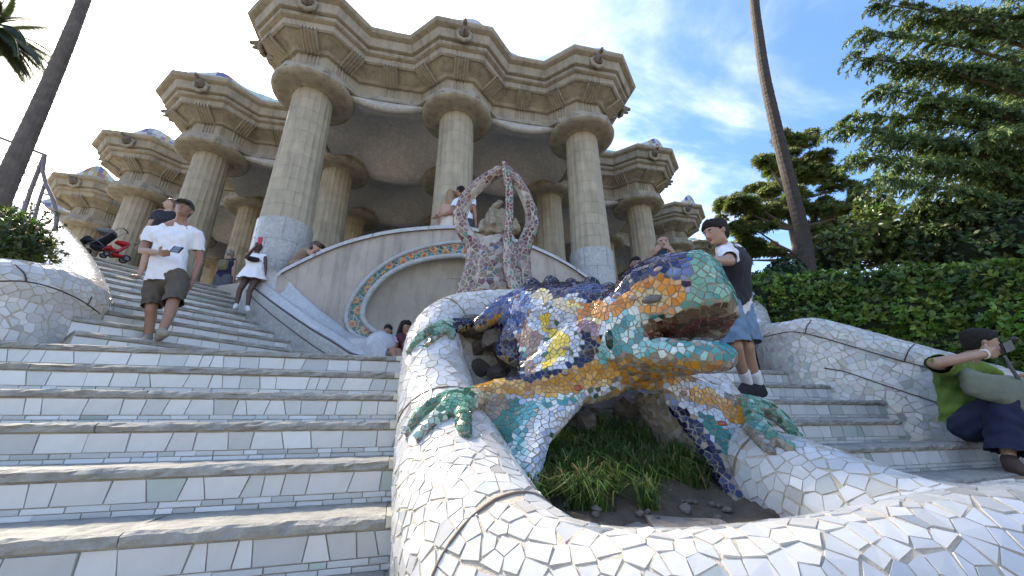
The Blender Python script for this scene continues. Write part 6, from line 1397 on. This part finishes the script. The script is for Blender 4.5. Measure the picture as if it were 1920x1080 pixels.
# 14 man in green sitting on the right steps, filming
s = 1.18; J = stand((0, 0, 0), 0, s)
J.update(pelvis=PW(1812, 795, 4.05), chest=PW(1796, 712, 4.0), neck=PW(1812, 672, 3.92), head=PW(1842, 645, 3.85), sR=PW(1778, 688, 3.72), sL=PW(1830, 690, 4.15), eR=PW(1752, 681, 3.42), wR=PW(1846, 664, 3.4), eL=PW(1880, 712, 4.1), wL=PW(1912, 712, 3.8),
         hR=PW(1818, 800, 3.88), hL=PW(1835, 800, 4.1), kR=PW(1876, 752, 3.62), kL=PW(1935, 750, 3.9), aR=PW(1893, 862, 3.6), aL=PW(1945, 862, 3.75), tR=PW(1912, 882, 3.48), tL=PW(1968, 882, 3.6))
NV = cloth('navy_trousers', (.012, .016, .05), .7); GR = cloth('lime_tee', (.14, .22, .03), .8)
person('man in lime green tee and navy trousers sitting on the right steps filming', J, s, SK1, face=(.85, -.45, -.15), hair='full', build=1.0, vox=.014, hands={'R': ((.2, .7, .2), 1.1, 1), 'L': ((-.5, -.5, .2), 1.0, 1)},
       clothes=[tee(GR, .8, .024, .05), shorts(NV, 1.9, .034, .035, 'trousers'), shoes(cloth('brown_sandal', (.08, .05, .035)), .012)])
mb = MB(); mb.tube([J['wR']+Vector((math.cos(a)*.0, math.sin(a)*.036, math.cos(a)*.036))*1.0 for a in np.linspace(0, 6.283, 14)], .008, 6); o = mb.build('bracelet', mat('pearl', (.7, .68, .62), rough=.3), label='pale bead bracelet on the wrist of the man in green', cat='bracelet')
gb = empty('camera_gimbal', PW(1888, 655, 3.38), label='small black camera on a grey gimbal held by the man in green', cat='camera'); g0 = Vector(gb.location)
mb = MB(); mb.box(PW(1888, 650, 3.38)-g0, (.07, .045, .085), ax=(.8, -.3, .35)); mb.build('camera_body', M_PHONE, gb)
mb = MB(); mb.lathe(PW(1900, 636, 3.36)-g0, [(.02, -.015), (.022, .015), (.015, .022)], 14, ax=(.8, -.4, .4), cap=True); mb.build('camera_lens', M_PHONE, gb)
mb = MB(); mb.tube([PW(1884, 668, 3.4)-g0, PW(1896, 690, 3.45)-g0, PW(1915, 718, 3.55)-g0, PW(1928, 740, 3.6)-g0], [.010, .014, .015, .014], 10); mb.build('handle', mat('grey_metal', (.16, .17, .18), rough=.4), gb)
mb = MB(); mb.lathe(PW(1894, 682, 3.44)-g0, [(.018, -.015), (.018, .015)], 12, ax=(1, 0, .2), cap=True); mb.build('motor', M_PHONE, gb)
bg_ = [[(PW(1800, 690, 3.72), .03), (PW(1812, 712, 3.62), .05), (PW(1850, 715, 3.55), .06)], [(PW(1812, 712, 3.62), .055), (PW(1850, 718, 3.55), .07), (PW(1860, 740, 3.55), .07), (PW(1822, 735, 3.6), .05)], [(PW(1850, 715, 3.55), .07), (PW(1930, 725, 3.6), .08), (PW(1935, 770, 3.6), .09), (PW(1860, 742, 3.55), .06)], [(PW(1800, 690, 3.72), .022), (PW(1788, 668, 3.8), .022)]]
bgm = blob(bg_, .014, 4)
for q in bgm.vertices: q.co += q.normal*.014*noise.noise(Vector((q.co.x*3, q.co.y*3, q.co.z*16)))
link('sling_bag', bgm, cloth('sage_canvas', (.20, .22, .155), .75, bump=.4), label='sage green cloth sling bag across the chest and lap of the man in green', cat='bag')
# pushchairs at the top of the left steps
def wheel(c, r, ax, parent, w=.03):
    mb = MB(); t = []; e1 = Vector(ax).orthogonal().normalized(); e2 = Vector(ax).cross(e1).normalized(); mb.tube([Vector(c)+(e1*math.cos(a)+e2*math.sin(a))*r for a in np.linspace(0, 6.283, 21)], w*.6, 6, cap=False); wl = mb.build('wheel', mat('tyre', (.02, .02, .02), rough=.8), parent)
    mb = MB(); mb.lathe(c, [(r*.6, -.01), (r*.6, .01)], 14, ax=ax, cap=True); mb.build('hub', mat('grey_metal', (.16, .17, .18), rough=.4), wl)
def pram(label, px, py, y, fabric, fab2, s=1.0, rz=0):
    base = PW(px, py, y); o = empty('pushchair', base, rz, label=label, cat='pushchair')
    P_ = lambda x, y_, z: Vector((x, y_, z))*s
    for w in (-.22, .22): wheel(P_(-.35, w, .10), .10*s, (0, 1, 0), o); wheel(P_(.35, w, .13), .13*s, (0, 1, 0), o)
    for w in (-.22, .22):
        mb = MB(); mb.tube([P_(-.35, w, .1), P_(.0, w, .42), P_(.42, w, .98), P_(.55, w, 1.02)], .014*s, 7); mb.build('frame', mat('grey_metal', (.16, .17, .18), rough=.4), o)
        mb = MB(); mb.tube([P_(.35, w, .13), P_(.0, w, .42)], .013*s, 7); mb.build('frame', mat('grey_metal', (.16, .17, .18), rough=.4), o)
    mb = MB(); mb.tube([P_(.55, -.22, 1.02), P_(.57, 0, 1.03), P_(.55, .22, 1.02)], .018*s, 8); mb.build('handle', mat('tyre', (.02, .02, .02), rough=.8), o)
    link('seat', blob([[(P_(-.38, w, .42), .05*s) for w in (-.16, .16)]+[(P_(.02, w, .38), .08*s) for w in (-.16, .16)], [(P_(.02, w, .40), .08*s) for w in (-.16, .16)]+[(P_(.26, w, .78), .06*s) for w in (-.16, .16)], [(P_(-.42, w, .36), .06*s) for w in (-.15, .15)]+[(P_(-.3, w, .52), .07*s) for w in (-.15, .15)]], .025, 3), fab2, o)
    link('hood', blob([[(P_(.20, w, .84), .12*s) for w in (-.15, .15)]+[(P_(-.12, w, .86), .07*s) for w in (-.15, .15)]], .025, 2), fabric, o)
    link('basket', blob([[(P_(x, w, .2), .07*s) for w in (-.15, .15) for x in (-.12, .22)]], .03, 2), fab2, o)
    return o
pram('dark grey pushchair with folded hood parked at the top of the left steps', 180, 475, 8.2, cloth('grey_hood', (.16, .17, .19)), cloth('black_seat', (.02, .022, .03)), .66, R(25))
rp0 = pram('red pushchair with a bright red bag beside the grey pushchair', 214, 486, 8.0, cloth('red_fabric', (.50, .02, .03)), cloth('red_fabric', (.50, .02, .03)), .48, R(60))
